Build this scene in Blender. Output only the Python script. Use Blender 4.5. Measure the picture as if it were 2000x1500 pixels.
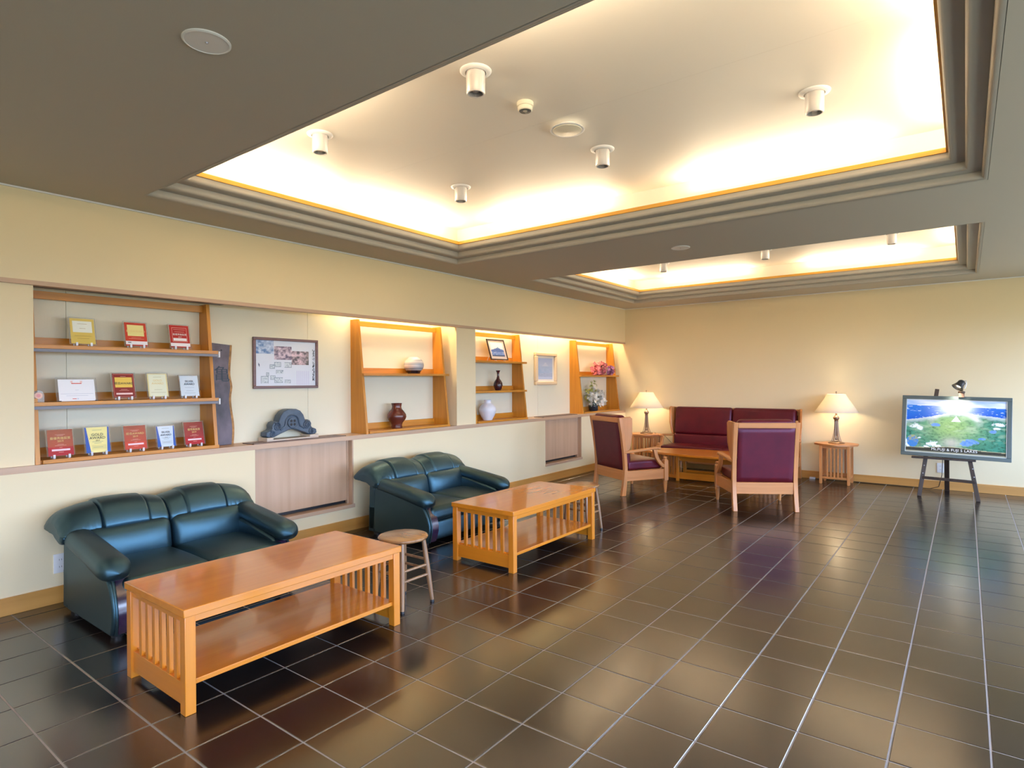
import bpy, math, random
import numpy as np
from math import sin, cos, pi, radians as R, sqrt
from mathutils import Matrix, Vector
random.seed(7)
for o in list(bpy.data.objects): bpy.data.objects.remove(o)
SC = bpy.context.scene
COL = SC.collection

# ------------------------------------------------------------------ camera
cd = bpy.data.cameras.new('camera'); cam = bpy.data.objects.new('camera', cd); COL.objects.link(cam)
FW = Vector((-0.60334331, 0.79745974, -0.00589997)); RT = Vector((0.7974814, 0.60332197, -0.00509989)); UP = Vector((5.07377e-4, 7.78210e-3, 0.99996959))
CAM = Vector((4.55307, 0.0, 1.38297))
M = Matrix((RT, UP, -FW)).transposed().to_4x4(); M.translation = CAM
cam.matrix_world = M
cd.sensor_width = 36; cd.lens = 36 * 1171.2343 / 2000; cd.clip_start = .05; cd.clip_end = 200
SC.camera = cam
SC.view_settings.view_transform = 'Standard'; SC.view_settings.look = 'None'; SC.view_settings.gamma = 1
SC.view_settings.use_curve_mapping = False; SC.view_settings.exposure = 1.0
SC.cycles.max_bounces = 10; SC.cycles.diffuse_bounces = 6; SC.cycles.glossy_bounces = 4; SC.cycles.transmission_bounces = 8
SC.cycles.transparent_max_bounces = 8; SC.cycles.caustics_reflective = False; SC.cycles.caustics_refractive = False
SC.cycles.sample_clamp_indirect = 6.0

# ------------------------------------------------------------------ world and lights
SKY = (.68, .88, 1.27); SKY_K = 6.4; GROUND = (.62, .66, .58); GROUND_K = 2.6
w = bpy.data.worlds.new('sky'); SC.world = w; w.use_nodes = True
nt = w.node_tree; nt.nodes.clear()
out = nt.nodes.new('ShaderNodeOutputWorld'); bg = nt.nodes.new('ShaderNodeBackground')
tc = nt.nodes.new('ShaderNodeTexCoord'); sx = nt.nodes.new('ShaderNodeSeparateXYZ'); rp = nt.nodes.new('ShaderNodeValToRGB')
mr = nt.nodes.new('ShaderNodeMapRange'); mr.inputs[1].default_value = -.06; mr.inputs[2].default_value = .06
rp.color_ramp.elements[0].color = (*[c * GROUND_K / 4 for c in GROUND], 1); rp.color_ramp.elements[1].color = (*[c * SKY_K / 4 for c in SKY], 1)
bg.inputs[1].default_value = 4.0
for a, b in ((tc.outputs['Generated'], sx.inputs[0]), (sx.outputs[2], mr.inputs[0]), (mr.outputs[0], rp.inputs[0]), (rp.outputs[0], bg.inputs[0]), (bg.outputs[0], out.inputs[0])):
    nt.links.new(a, b)
WARM = (1, .80, .55); NWARM = (1, .78, .46)
def area(name, loc, sx_, sy_, power, color, direction, portal=False, spread=pi):
    l = bpy.data.lights.new(name, 'AREA'); l.shape = 'RECTANGLE'; l.size = sx_; l.size_y = sy_; l.energy = power; l.color = color; l.spread = spread
    o = bpy.data.objects.new(name, l); COL.objects.link(o); o.location = loc
    o.rotation_euler = Vector(direction).to_track_quat('-Z', 'Y').to_euler()
    if portal: l.cycles.is_portal = True
    return o
def point(name, loc, power, color, r=.03):
    l = bpy.data.lights.new(name, 'POINT'); l.energy = power; l.color = color; l.shadow_soft_size = r
    o = bpy.data.objects.new(name, l); COL.objects.link(o); o.location = loc; return o
for a, b in ((4.5, 6.25),):  # unseen window, added behind the camera to brighten faces turned this way
    area('window_portal', ((a + b) / 2, -4.02, 1.3), b - a, 1.7, 1, (1, 1, 1), (0, 1, 0), True).rotation_euler = (pi / 2, 0, 0)
XR = 6.6; YN = -4.0; YB = 9.165; ZC = 2.566
WIN = [(-3.3, -1.0), (-.8, 1.5), (1.7, 4.0), (4.2, 6.5), (6.7, 8.8)]
for a, b in WIN:
    area('window_portal', (XR + .02, (a + b) / 2, 1.3), b - a, 1.7, 1, (1, 1, 1), (-1, 0, 0), True).rotation_euler = (pi / 2, 0, pi / 2)
T1 = (.43, 4.63, 1.655, 4.54); T2 = (.45, 4.64, 5.82, 8.58); T_ADDED = (.43, 4.63, -2.45, .42)  # third tray is unseen, added behind the camera to light the near wall
def cove(T, power):
    x0, x1, y0, y1 = T; d = .075; z = 2.752; up = .75
    for xa, xb in ((x0 + .55, x0 + 1.75), (x1 - 1.75, x1 - .55)):
        for y, k in ((y0 + d, 1), (y1 - d, -1)): area('cove_tube', ((xa + xb) / 2, y, z), xb - xa, .035, power, WARM, (0, 0, 1)).rotation_euler = (pi - k * .7, 0, 0)
    L = (y1 - y0 - .5) / 2 - .1
    for k in (-1, 1):
        for x, q in ((x0 + d, 1), (x1 - d, -1)): area('cove_tube', (x, (y0 + y1) / 2 + k * (L / 2 + .12), z), .035, L, power * .9, WARM, (0, 0, 1)).rotation_euler = (0, pi - (-q) * .7, 0)
cove(T1, 6.0); cove(T2, 4.6); cove(T_ADDED, 6.0)  # last call: tubes of the added tray behind the camera
for ya, yb in ((3.55, 4.95), (5.45, 6.35), (6.5, 7.75), (7.9, 9.05)):
    area('niche_tube', (-.13, (ya + yb) / 2, 2.2), yb - ya, .04, 4.2 * (yb - ya), NWARM, (0, 0, -1)).rotation_euler = (0, 0, pi / 2)

# ------------------------------------------------------------------ materials
def new_mat(name):
    m = bpy.data.materials.new(name); m.use_nodes = True
    return m, m.node_tree, m.node_tree.nodes['Principled BSDF']
def lin(c):  # sRGB 0..255 -> linear
    return tuple((x / 255 / 12.92 if x / 255 <= .04045 else ((x / 255 + .055) / 1.055) ** 2.4) for x in c)
def plain(name, col, rough=.5, metal=0, spec=.5, bump=0, bscale=60, var=0, vscale=4, coat=0, trans=0, ior=1.5, stretch=None):
    m, t, b = new_mat(name)
    b.inputs['Base Color'].default_value = (*col, 1); b.inputs['Roughness'].default_value = rough; b.inputs['Metallic'].default_value = metal
    b.inputs['Specular IOR Level'].default_value = spec; b.inputs['Coat Weight'].default_value = coat; b.inputs['Coat Roughness'].default_value = .12
    b.inputs['Transmission Weight'].default_value = trans; b.inputs['IOR'].default_value = ior
    if bump or var:
        tcn = t.nodes.new('ShaderNodeTexCoord'); src = tcn.outputs['Object']
        if stretch:
            mp = t.nodes.new('ShaderNodeMapping'); mp.inputs['Scale'].default_value = stretch; t.links.new(src, mp.inputs[0]); src = mp.outputs[0]
    if bump:
        n = t.nodes.new('ShaderNodeTexNoise'); n.inputs['Scale'].default_value = bscale; n.inputs['Detail'].default_value = 4
        bp = t.nodes.new('ShaderNodeBump'); bp.inputs['Strength'].default_value = bump; bp.inputs['Distance'].default_value = .002
        t.links.new(src, n.inputs['Vector']); t.links.new(n.outputs[0], bp.inputs['Height']); t.links.new(bp.outputs[0], b.inputs['Normal'])
    if var:
        n = t.nodes.new('ShaderNodeTexNoise'); n.inputs['Scale'].default_value = vscale; n.inputs['Detail'].default_value = 5
        r = t.nodes.new('ShaderNodeValToRGB'); r.color_ramp.elements[0].position = .3; r.color_ramp.elements[1].position = .7
        r.color_ramp.elements[0].color = (*[c * (1 - var) for c in col], 1); r.color_ramp.elements[1].color = (*[min(1, c * (1 + var)) for c in col], 1)
        t.links.new(src, n.inputs['Vector']); t.links.new(n.outputs[0], r.inputs[0]); t.links.new(r.outputs[0], b.inputs['Base Color'])
    return m
def wood(name, c1, c2, axis='z', rough=.3, coat=.25, scale=1.0, spec=.5):
    m, t, b = new_mat(name); b.inputs['Roughness'].default_value = rough; b.inputs['Coat Weight'].default_value = coat; b.inputs['Coat Roughness'].default_value = .06 if axis == 'y' and coat > .5 else .25
    b.inputs['Specular IOR Level'].default_value = spec
    tcn = t.nodes.new('ShaderNodeTexCoord'); mp = t.nodes.new('ShaderNodeMapping'); s = [30 * scale] * 3; s['xyz'.index(axis)] = 1.4 * scale
    mp.inputs['Scale'].default_value = s
    n = t.nodes.new('ShaderNodeTexNoise'); n.inputs['Scale'].default_value = 1.0; n.inputs['Detail'].default_value = 5; n.inputs['Distortion'].default_value = .4
    r = t.nodes.new('ShaderNodeValToRGB'); r.color_ramp.elements[0].position = .3; r.color_ramp.elements[1].position = .72
    r.color_ramp.elements[0].color = (*c1, 1); r.color_ramp.elements[1].color = (*c2, 1)
    t.links.new(tcn.outputs['Object'], mp.inputs[0]); t.links.new(mp.outputs[0], n.inputs['Vector']); t.links.new(n.outputs[0], r.inputs[0]); t.links.new(r.outputs[0], b.inputs['Base Color'])
    return m
def colored(name, rough=.5, spec=.4, coat=0):
    m, t, b = new_mat(name); a = t.nodes.new('ShaderNodeAttribute'); a.attribute_name = 'Col'
    t.links.new(a.outputs['Color'], b.inputs['Base Color']); b.inputs['Roughness'].default_value = rough; b.inputs['Specular IOR Level'].default_value = spec; b.inputs['Coat Weight'].default_value = coat
    b.inputs['Coat Roughness'].default_value = .05
    return m
WALL = plain('wallpaper', (.81, .69, .45), .75, bump=.15, bscale=120)
NICHE = plain('niche_board', (.77, .73, .56), .7, bump=.2, bscale=30, stretch=(8, 8, .4))
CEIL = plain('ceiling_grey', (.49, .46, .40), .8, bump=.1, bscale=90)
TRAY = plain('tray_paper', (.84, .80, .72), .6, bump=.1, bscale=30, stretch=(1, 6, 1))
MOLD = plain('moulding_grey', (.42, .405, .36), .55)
GOLD = plain('gold_wood_trim', (.70, .36, .05), .45)
OAKc = ((.50, .335, .215), (.59, .405, .275))
OAKy = wood('oak_along', *OAKc, 'y', .45, .1, .6); OAKz = wood('oak_upright', *OAKc, 'z', .45, .1, .45)
CHc = ((.60, .19, .009), (.68, .235, .016))
CHx = wood('cherry_x', *CHc, 'x', .32, .7); CHy = wood('cherry_y', *CHc, 'y', .25, .6, .6); CHz = wood('cherry_z', *CHc, 'z', .32, .7)
SHc = ((.48, .18, .012), (.62, .26, .022))
SHy = wood('shelf_wood_y', *SHc, 'y', .4, .1); SHz = wood('shelf_wood_z', *SHc, 'z', .4, .1)
BBy = wood('skirting_y', (.48, .23, .05), (.60, .31, .08), 'y', .35, .2, .5); BBx = wood('skirting_x', (.48, .23, .05), (.60, .31, .08), 'x', .35, .2, .5)
BEc = ((.52, .20, .055), (.63, .265, .085))
BEx = wood('beech_x', *BEc, 'x', .35, .2); BEy = wood('beech_y', *BEc, 'y', .35, .2); BEz = wood('beech_z', *BEc, 'z', .35, .2)
STOOL = wood('stool_wood', (.20, .085, .03), (.38, .19, .075), 'x', .25, .5, .7); STOOLz = wood('stool_leg_wood', (.20, .10, .045), (.34, .19, .09), 'z', .28, .5)
DARKW = wood('dark_walnut', (.022, .012, .008), (.05, .028, .02), 'z', .4, .1)
LEATH = plain('dark_green_leather', (.006, .011, .014), .42, spec=1.0, ior=1.7, bump=.12, bscale=260, coat=.0)
LEATH.node_tree.nodes['Principled BSDF'].inputs['Specular Tint'].default_value = (.36, .76, 1, 1)
BURG = plain('burgundy_leather', (.095, .006, .010), .36, spec=.40, bump=.15, bscale=200, var=.18, vscale=6)
BURG.node_tree.nodes['Principled BSDF'].inputs['Specular Tint'].default_value = (.85, .68, 1, 1)
PLUMW = plain('plum_lacquer', (.035, .016, .045), .22, spec=1.0, ior=1.6)
BLACK = plain('black_gap', (.012, .012, .014), .6)
BLKM = plain('black_metal', (.02, .022, .025), .35, spec=.6)
ALU = plain('aluminium', (.45, .45, .47), .35, metal=.9)
RAILM = plain('grey_rail', (.20, .20, .235), .45)
FOOTM = plain('clear_white_foot', (.70, .70, .74), .2)
GREYBAR = plain('grey_bar', (.12, .125, .13), .5)
BRONZE = plain('bronze', (.30, .20, .14), .35, metal=.85)
WHITE = plain('white_plastic', (.80, .80, .80), .4)
CREAMP = plain('cream_plastic', (.78, .74, .60), .4)
LENS = plain('dark_lens', (.12, .12, .12), .15)
FROST = plain('frosted_glass', (.80, .76, .74), .3, trans=.35)
ACRYL = plain('acrylic', (.92, .95, .95), .05, trans=.9, ior=1.3)
PRINT = colored('print', .28, .5, .3); PAPER = colored('paper_print', .55, .3)
INKG = plain('gold_ink', (.80, .62, .25), .5); INKD = plain('dark_ink', (.03, .035, .05), .6); INKW = plain('white_ink', (.85, .85, .85), .6)
GRIL = plain('brown_grille', (.17, .10, .07), .4)
# shade
SHADE, _t, _b = new_mat('lamp_shade')
_b.inputs['Base Color'].default_value = (.88, .84, .76, 1); _b.inputs['Roughness'].default_value = .7
_tr = _t.nodes.new('ShaderNodeBsdfTranslucent'); _tr.inputs[0].default_value = (.9, .82, .68, 1); _mx = _t.nodes.new('ShaderNodeMixShader'); _mx.inputs[0].default_value = .45
_t.links.new(_b.outputs[0], _mx.inputs[1]); _t.links.new(_tr.outputs[0], _mx.inputs[2]); _t.links.new(_mx.outputs[0], _t.nodes['Material Output'].inputs[0])
BULB, _t, _b = new_mat('bulb'); _b.inputs['Emission Color'].default_value = (1, .8, .5, 1); _b.inputs['Emission Strength'].default_value = 12
# floor tile
TILE, _t, _b = new_mat('floor_tile')
_b.inputs['Specular IOR Level'].default_value = .85; _b.inputs['IOR'].default_value = 1.9
_oi = _t.nodes.new('ShaderNodeObjectInfo'); _g = _t.nodes.new('ShaderNodeNewGeometry'); _ad = _t.nodes.new('ShaderNodeMath'); _ad.operation = 'ADD'; _fr = _t.nodes.new('ShaderNodeMath'); _fr.operation = 'FRACT'
_t.links.new(_oi.outputs['Random'], _ad.inputs[0]); _t.links.new(_g.outputs['Random Per Island'], _ad.inputs[1]); _t.links.new(_ad.outputs[0], _fr.inputs[0])
_n = _t.nodes.new('ShaderNodeTexNoise'); _n.inputs['Scale'].default_value = 3.5; _n.inputs['Detail'].default_value = 5; _t.links.new(_g.outputs['Position'], _n.inputs['Vector'])
_m1 = _t.nodes.new('ShaderNodeMath'); _m1.operation = 'MULTIPLY_ADD'; _m1.inputs[1].default_value = .35; _t.links.new(_fr.outputs[0], _m1.inputs[0]); _t.links.new(_n.outputs[0], _m1.inputs[2])
_r = _t.nodes.new('ShaderNodeValToRGB'); _r.color_ramp.elements[0].position = .35; _r.color_ramp.elements[1].position = .95
_r.color_ramp.elements[0].color = (.006, .004, .0042, 1); _r.color_ramp.elements[1].color = (.016, .0105, .009, 1)
_t.links.new(_m1.outputs[0], _r.inputs[0]); _t.links.new(_r.outputs[0], _b.inputs['Base Color'])
_mr = _t.nodes.new('ShaderNodeMapRange'); _mr.inputs[3].default_value = .17; _mr.inputs[4].default_value = .27; _t.links.new(_n.outputs[0], _mr.inputs[0]); _t.links.new(_mr.outputs[0], _b.inputs['Roughness'])
GROUT = plain('grout', (.30, .27, .26), .8)

# ------------------------------------------------------------------ mesh builder
class MB:
    def __init__(s): s.v = []; s.f = []; s.c = []; s.col = None
    def add(s, vs, fs):
        o = len(s.v); s.v += [tuple(p) for p in vs]; s.f += [[i + o for i in f] for f in fs]; s.c += [s.col] * len(fs); return s
    def box(s, x0, x1, y0, y1, z0, z1):
        return s.add([(x, y, z) for z in (z0, z1) for y in (y0, y1) for x in (x0, x1)], [[0, 2, 3, 1], [4, 5, 7, 6], [0, 1, 5, 4], [2, 6, 7, 3], [0, 4, 6, 2], [1, 3, 7, 5]])
    def quad(s, *p): return s.add(p, [list(range(len(p)))])
    def prism(s, poly, a, b, fn):  # fn(u, v, t) -> xyz ; poly list of (u, v)
        n = len(poly)
        return s.add([fn(u, v, a) for u, v in poly] + [fn(u, v, b) for u, v in poly], [list(range(n))[::-1], [i + n for i in range(n)]] + [[i, (i + 1) % n, (i + 1) % n + n, i + n] for i in range(n)])
    def grid(s, nu, nv, fn, cu=False, cv=False):
        o = [fn(i / (nu if cu else nu - 1), j / (nv if cv else nv - 1)) for i in range(nu) for j in range(nv)]
        fs = []
        for i in range(nu if cu else nu - 1):
            for j in range(nv if cv else nv - 1):
                a, b = i, (i + 1) % nu; c, d = j, (j + 1) % nv
                fs.append([a * nv + c, b * nv + c, b * nv + d, a * nv + d])
        return s.add(o, fs)
    def lathe(s, prof, n=24, c=(0, 0, 0), caps=True):
        k = len(prof)
        vs = [(c[0] + r * cos(2 * pi * i / n), c[1] + r * sin(2 * pi * i / n), c[2] + z) for i in range(n) for r, z in prof]
        fs = [[i * k + j, ((i + 1) % n) * k + j, ((i + 1) % n) * k + j + 1, i * k + j + 1] for i in range(n) for j in range(k - 1)]
        if caps:
            fs.append([i * k for i in range(n)][::-1]); fs.append([i * k + k - 1 for i in range(n)])
        return s.add(vs, fs)
    def tube(s, path, r, n=8, caps=True):
        P = [Vector(p) for p in path]; k = len(P); rr = r if isinstance(r, (list, tuple)) else [r] * k; vs = []; prev = None
        for i, p in enumerate(P):
            t = (P[min(i + 1, k - 1)] - P[max(i - 1, 0)]).normalized()
            if prev is None: a = t.orthogonal().normalized()
            else: a = (prev - t * prev.dot(t)).normalized()
            prev = a; b = t.cross(a)
            vs += [p + (a * cos(2 * pi * j / n) + b * sin(2 * pi * j / n)) * rr[i] for j in range(n)]
        fs = [[i * n + j, i * n + (j + 1) % n, (i + 1) * n + (j + 1) % n, (i + 1) * n + j] for i in range(k - 1) for j in range(n)]
        if caps: fs += [list(range(n))[::-1], [(k - 1) * n + j for j in range(n)]]
        return s.add(vs, fs)
    def rbox(s, c, h, r, n=5, deform=None, m=4):  # rounded box; n arc steps, m flat steps
        r = min(r, *[x * .999 for x in h])
        def par(hh):
            q = [-1.0] ; a = []
            for i in range(n): a.append(-hh + r * (1 - cos(pi / 2 * i / n)))
            for i in range(m + 1): a.append(-(hh - r) + 2 * (hh - r) * i / m)
            for i in range(n - 1, -1, -1): a.append(hh - r * (1 - cos(pi / 2 * i / n)))
            return a
        ax = [par(x) for x in h]
        for d in range(3):
            u, v = [(1, 2), (2, 0), (0, 1)][d]
            for sg in (-1, 1):
                U, V = ax[u], ax[v]; vs = []
                for a in U:
                    for b in V:
                        p = [0, 0, 0]; p[d] = sg * h[d]; p[u] = a; p[v] = b
                        q = [max(-(h[i] - r), min(h[i] - r, p[i])) for i in range(3)]
                        dv = Vector([p[i] - q[i] for i in range(3)])
                        if dv.length < 1e-9: dv = Vector([0, 0, 0])
                        else: dv = dv.normalized() * r
                        w_ = Vector(q) + dv
                        if deform: w_ = Vector(deform(w_.x / h[0], w_.y / h[1], w_.z / h[2], w_))
                        vs.append(w_ + Vector(c))
                nv = len(V); fs = []
                for i in range(len(U) - 1):
                    for j in range(nv - 1):
                        f = [i * nv + j, (i + 1) * nv + j, (i + 1) * nv + j + 1, i * nv + j + 1]
                        fs.append(f if sg > 0 else f[::-1])
                s.add(vs, fs)
        return s
    def xf(s, M_): s.v = [tuple(M_ @ Vector(p)) for p in s.v]; return s
    def build(s, name, mat, parent=None, loc=(0, 0, 0), rot=(0, 0, 0), smooth=40, bevel=0, merge=False):
        me = bpy.data.meshes.new(name); me.from_pydata(s.v, [], s.f); me.materials.append(mat)
        if any(c is not None for c in s.c):
            at = me.color_attributes.new('Col', 'FLOAT_COLOR', 'CORNER'); i = 0
            arr = np.ones((len(me.loops), 4), np.float32)
            for p, c in zip(me.polygons, s.c):
                arr[p.loop_start:p.loop_start + p.loop_total, :3] = c if c is not None else (1, 1, 1)
            at.data.foreach_set('color', arr.ravel())
        if merge:
            import bmesh
            bm = bmesh.new(); bm.from_mesh(me); bmesh.ops.remove_doubles(bm, verts=bm.verts, dist=1e-5); bmesh.ops.recalc_face_normals(bm, faces=bm.faces); bm.to_mesh(me); bm.free()
        if smooth:
            me.polygons.foreach_set('use_smooth', [True] * len(me.polygons))
            if smooth < 180: me.set_sharp_from_angle(angle=R(smooth))
        me.update()
        o = bpy.data.objects.new(name, me); COL.objects.link(o); o.location = loc; o.rotation_euler = rot
        if parent: o.parent = parent
        if bevel:
            b = o.modifiers.new('bevel', 'BEVEL'); b.width = bevel; b.segments = 2; b.limit_method = 'ANGLE'; b.angle_limit = R(50)
        return o
def box(*a): return MB().box(*a)
def tag(o, label, cat, group=None):
    o['label'] = label; o['category'] = cat
    if group: o['group'] = group
    return o
def thing(name, label, cat, loc=(0, 0, 0), rz=0, group=None):
    o = bpy.data.objects.new(name, None); COL.objects.link(o); o.location = loc; o.rotation_euler = (0, 0, rz); o.empty_display_size = .1
    return tag(o, label, cat, group)
def struct(o): o['kind'] = 'structure'; return o
def sroot(name):
    o = bpy.data.objects.new(name, None); COL.objects.link(o); return struct(o)
def dup(root, loc, rz, label=None, group=None):
    def cp(o, par):
        c = o.copy(); COL.objects.link(c); c.parent = par
        for k in o.children: cp(k, c)
        return c
    r = cp(root, None); r.location = loc; r.rotation_euler = (0, 0, rz)
    if label: r['label'] = label
    if group: r['group'] = group
    return r
def text(s, size, mat, parent, M_, name='lettering', align='CENTER', extr=.0004, spacing=1.0):
    cu = bpy.data.curves.new('t', 'FONT'); cu.body = s; cu.size = size; cu.align_x = align; cu.align_y = 'CENTER'; cu.resolution_u = 2; cu.extrude = extr; cu.space_character = spacing
    o = bpy.data.objects.new('t', cu); COL.objects.link(o); bpy.context.view_layer.update()
    me = bpy.data.meshes.new_from_object(o.evaluated_get(bpy.context.evaluated_depsgraph_get())); bpy.data.objects.remove(o)
    me.transform(M_); me.materials.clear(); me.materials.append(mat); me.name = name
    q = bpy.data.objects.new(name, me); COL.objects.link(q); q.parent = parent; return q

# ------------------------------------------------------------------ floor
floor = sroot('floor')
ob = box(-.1, XR, YN, YB, -.06, -.0022).build('grout_bed', GROUT, floor, smooth=0); struct(ob)
TS, G = .30, .0035; TX0, TY0 = .1273 - .3, .1407 - .3
def tile_mb(mb, x, y, wx=TS, wy=TS):
    a, b, c = G, .0015, .0016
    x0, x1, y0, y1 = x + a, x + wx - a, y + a, y + wy - a
    v = [(x0, y0, -.02), (x1, y0, -.02), (x1, y1, -.02), (x0, y1, -.02), (x0, y0, -c), (x1, y0, -c), (x1, y1, -c), (x0, y1, -c),
         (x0 + b, y0 + b, 0), (x1 - b, y0 + b, 0), (x1 - b, y1 - b, 0), (x0 + b, y1 - b, 0)]
    return mb.add(v, [[0, 1, 5, 4], [1, 2, 6, 5], [2, 3, 7, 6], [3, 0, 4, 7], [4, 5, 9, 8], [5, 6, 10, 9], [6, 7, 11, 10], [7, 4, 8, 11], [8, 9, 10, 11]])
def px(p):
    d = Vector(p) - CAM; z = d.dot(FW)
    return None if z < .15 else (1000 + 1171.2343 * d.dot(RT) / z, 750 - 1171.2343 * d.dot(UP) / z)
cand = []; rest = []
for i in range(0, 23):
    for j in range(-13, 32):
        x, y = TX0 + TS * i, TY0 + TS * j
        xa, xb, ya, yb = max(x, 0), min(x + TS, XR), max(y, YN), min(y + TS, YB)
        if xb - xa < .02 or yb - ya < .02: continue
        q = [px((a, b, 0)) for a, b in ((xa, ya), (xb, ya), (xb, yb), (xa, yb))]
        ar = 0; full = xb - xa > .299 and yb - ya > .299
        if all(q):
            cxp = sum(p[0] for p in q) / 4; cyp = sum(p[1] for p in q) / 4
            if -60 < cxp < 2060 and cyp < 1560:
                ar = abs(sum(q[k][0] * q[(k + 1) % 4][1] - q[(k + 1) % 4][0] * q[k][1] for k in range(4))) / 2
        hid = (.28 < xa and xb < .9 and ((1.3 < ya and yb < 2.3) or (3.55 < ya and yb < 4.65)))
        (cand if ar > 0 and full and not hid else rest).append((ar, xa, ya, xb - xa, yb - ya))
cand.sort(reverse=True)
tile_me = None
for k, (ar, x, y, wx, wy) in enumerate(cand):
    if k >= 296: rest.append((ar, x, y, wx, wy)); continue
    if tile_me is None:
        t0 = tile_mb(MB(), 0, 0).build('tile', TILE, floor, smooth=0); tile_me = t0.data; t0.location = (x, y, 0)
    else:
        t0 = bpy.data.objects.new('tile', tile_me); COL.objects.link(t0); t0.parent = floor; t0.location = (x, y, (k * 37 % 11 - 5) * .00006)
mb = MB()
for ar, x, y, wx, wy in rest: tile_mb(mb, x, y, wx, wy)
o = mb.build('small_tiles', TILE, floor, smooth=0); o['kind'] = 'stuff'

# ------------------------------------------------------------------ walls
NB = -.255   # niche back plane
wl = sroot('wall_left')
LZ0, LZ1 = .836, .877
OPEN = [(2.592, 3.562), (6.763, 7.726)]
mb = MB()
ys = [YN] + [v for o_ in OPEN for v in o_] + [YB]
for a, b in ((ys[0], ys[1]), (ys[2], ys[3]), (ys[4], ys[5])): mb.box(-.12, 0, a, b, 0, LZ0)
for a, b in OPEN: mb.box(-.12, 0, a, b, 0, .21)
mb.box(-.34, -.12, YN, YB, 0, LZ0)
mb.build('lower_wall', WALL, wl, smooth=0)
box(-.045, 0, YN, YB, 2.004, ZC + .3).build('upper_wall', WALL, wl, smooth=0)
box(NB + .0, -.022, YN, 1.169, LZ1, 2.4).build('pillar', WALL, wl, smooth=0)
box(NB + .0, -.022, 5.014, 5.342, LZ1, 2.4).build('pillar', WALL, wl, smooth=0)
box(-.30, -.045, YN, YB, 2.4, 2.5).build('niche_top', WALL, wl, smooth=0)
jts = [YN, 1.405, 3.255, 5.105, 6.955, YB]
for a, b in zip(jts[:-1], jts[1:]): box(NB - .03, NB, a + .0012, b - .0012, LZ0, 2.45).build('panel', NICHE, wl, smooth=0)
box(-.34, NB - .03, YN, YB, LZ0, 2.5).build('niche_backing', BLACK, wl, smooth=0)
wb = sroot('wall_back'); box(-.35, XR + .2, YB, YB + .1, 0, 3.1).build('wall_face', WALL, wb, smooth=0)
wf = sroot('wall_front'); mb = MB()
WF_ADDED = [(4.5, 6.25),]  # opening for the added window behind the camera
xx = [-.35] + [v for a in WF_ADDED for v in a] + [XR + .2]
mb.box(-.35, XR + .2, YN - .1, YN, 2.15, 3.1).box(-.35, XR + .2, YN - .1, YN, 0, .45)
for k in range(0, len(xx), 2): mb.box(xx[k], xx[k + 1], YN - .1, YN, .45, 2.15)
mb.build('wall_face', WALL, wf, smooth=0)
wr = sroot('wall_right'); mb = MB()
yy = [YN] + [v for a in WIN for v in a] + [YB]
mb.box(XR, XR + .12, YN, YB, 2.15, 3.1); mb.box(XR, XR + .12, YN, YB, 0, .45)
for k in range(0, len(yy), 2): mb.box(XR, XR + .12, yy[k], yy[k + 1], .45, 2.15)
mb.build('wall_face', WALL, wr, smooth=0)
for k, (a, b) in enumerate(WIN):
    mb = MB(); t = .04
    for q in ((a, a + t, .45, 2.15), (b - t, b, .45, 2.15), (a, b, .45, .45 + t), (a, b, 2.15 - t, 2.15), ((a + b) / 2 - .02, (a + b) / 2 + .02, .45, 2.15)): mb.box(XR + .03, XR + .08, *q)
    struct(mb.build('window_%d' % (k + 1), ALU, None, smooth=0))
struct(box(0, .013, YN, YB, 0, .106).build('baseboard_left', BBy, None, bevel=.002))
struct(box(.013, XR, YB - .013, YB, 0, .106).build('baseboard_back', BBx, None, bevel=.002))
struct(box(-.05, .004, YN, YB, 1.983, 2.011).build('trim_1', OAKy, None, bevel=.001))
struct(box(0, .012, YN, YB, ZC - .010, ZC).build('trim_2', WHITE, None))
struct(box(.012, XR, YB - .012, YB, ZC - .010, ZC).build('trim_3', WHITE, None))

# ------------------------------------------------------------------ ceiling with two coved trays and an added unseen one
ce = sroot('ceiling')
NR = .026
def ring(mb, T, prof):
    x0, x1, y0, y1 = T; k = len(prof); vs = []
    for sx_, sy_ in ((0, 0), (1, 0), (1, 1), (0, 1)):
        vs += [((x1 - d) if sx_ else (x0 + d), (y1 - d) if sy_ else (y0 + d), z) for d, z in prof]
    mb.add(vs, [[c * k + j, c * k + j + 1, ((c + 1) % 4) * k + j + 1, ((c + 1) % 4) * k + j] for c in range(4) for j in range(k - 1)]); return mb
xs = (-.0, XR); e = NR + .002
mb = MB()
cy = [YN, T_ADDED[2] - e, T_ADDED[3] + e, T1[2] - e, T1[3] + e, T2[2] - e, T2[3] + e, YB]
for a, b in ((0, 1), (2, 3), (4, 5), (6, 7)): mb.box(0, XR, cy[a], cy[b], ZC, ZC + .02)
for T, a, b in ((T_ADDED, 1, 2), (T1, 3, 4), (T2, 5, 6)):
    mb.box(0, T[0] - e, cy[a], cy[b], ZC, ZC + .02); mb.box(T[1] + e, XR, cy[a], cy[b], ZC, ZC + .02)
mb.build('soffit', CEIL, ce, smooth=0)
RUN, RISE = .078, .05
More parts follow.
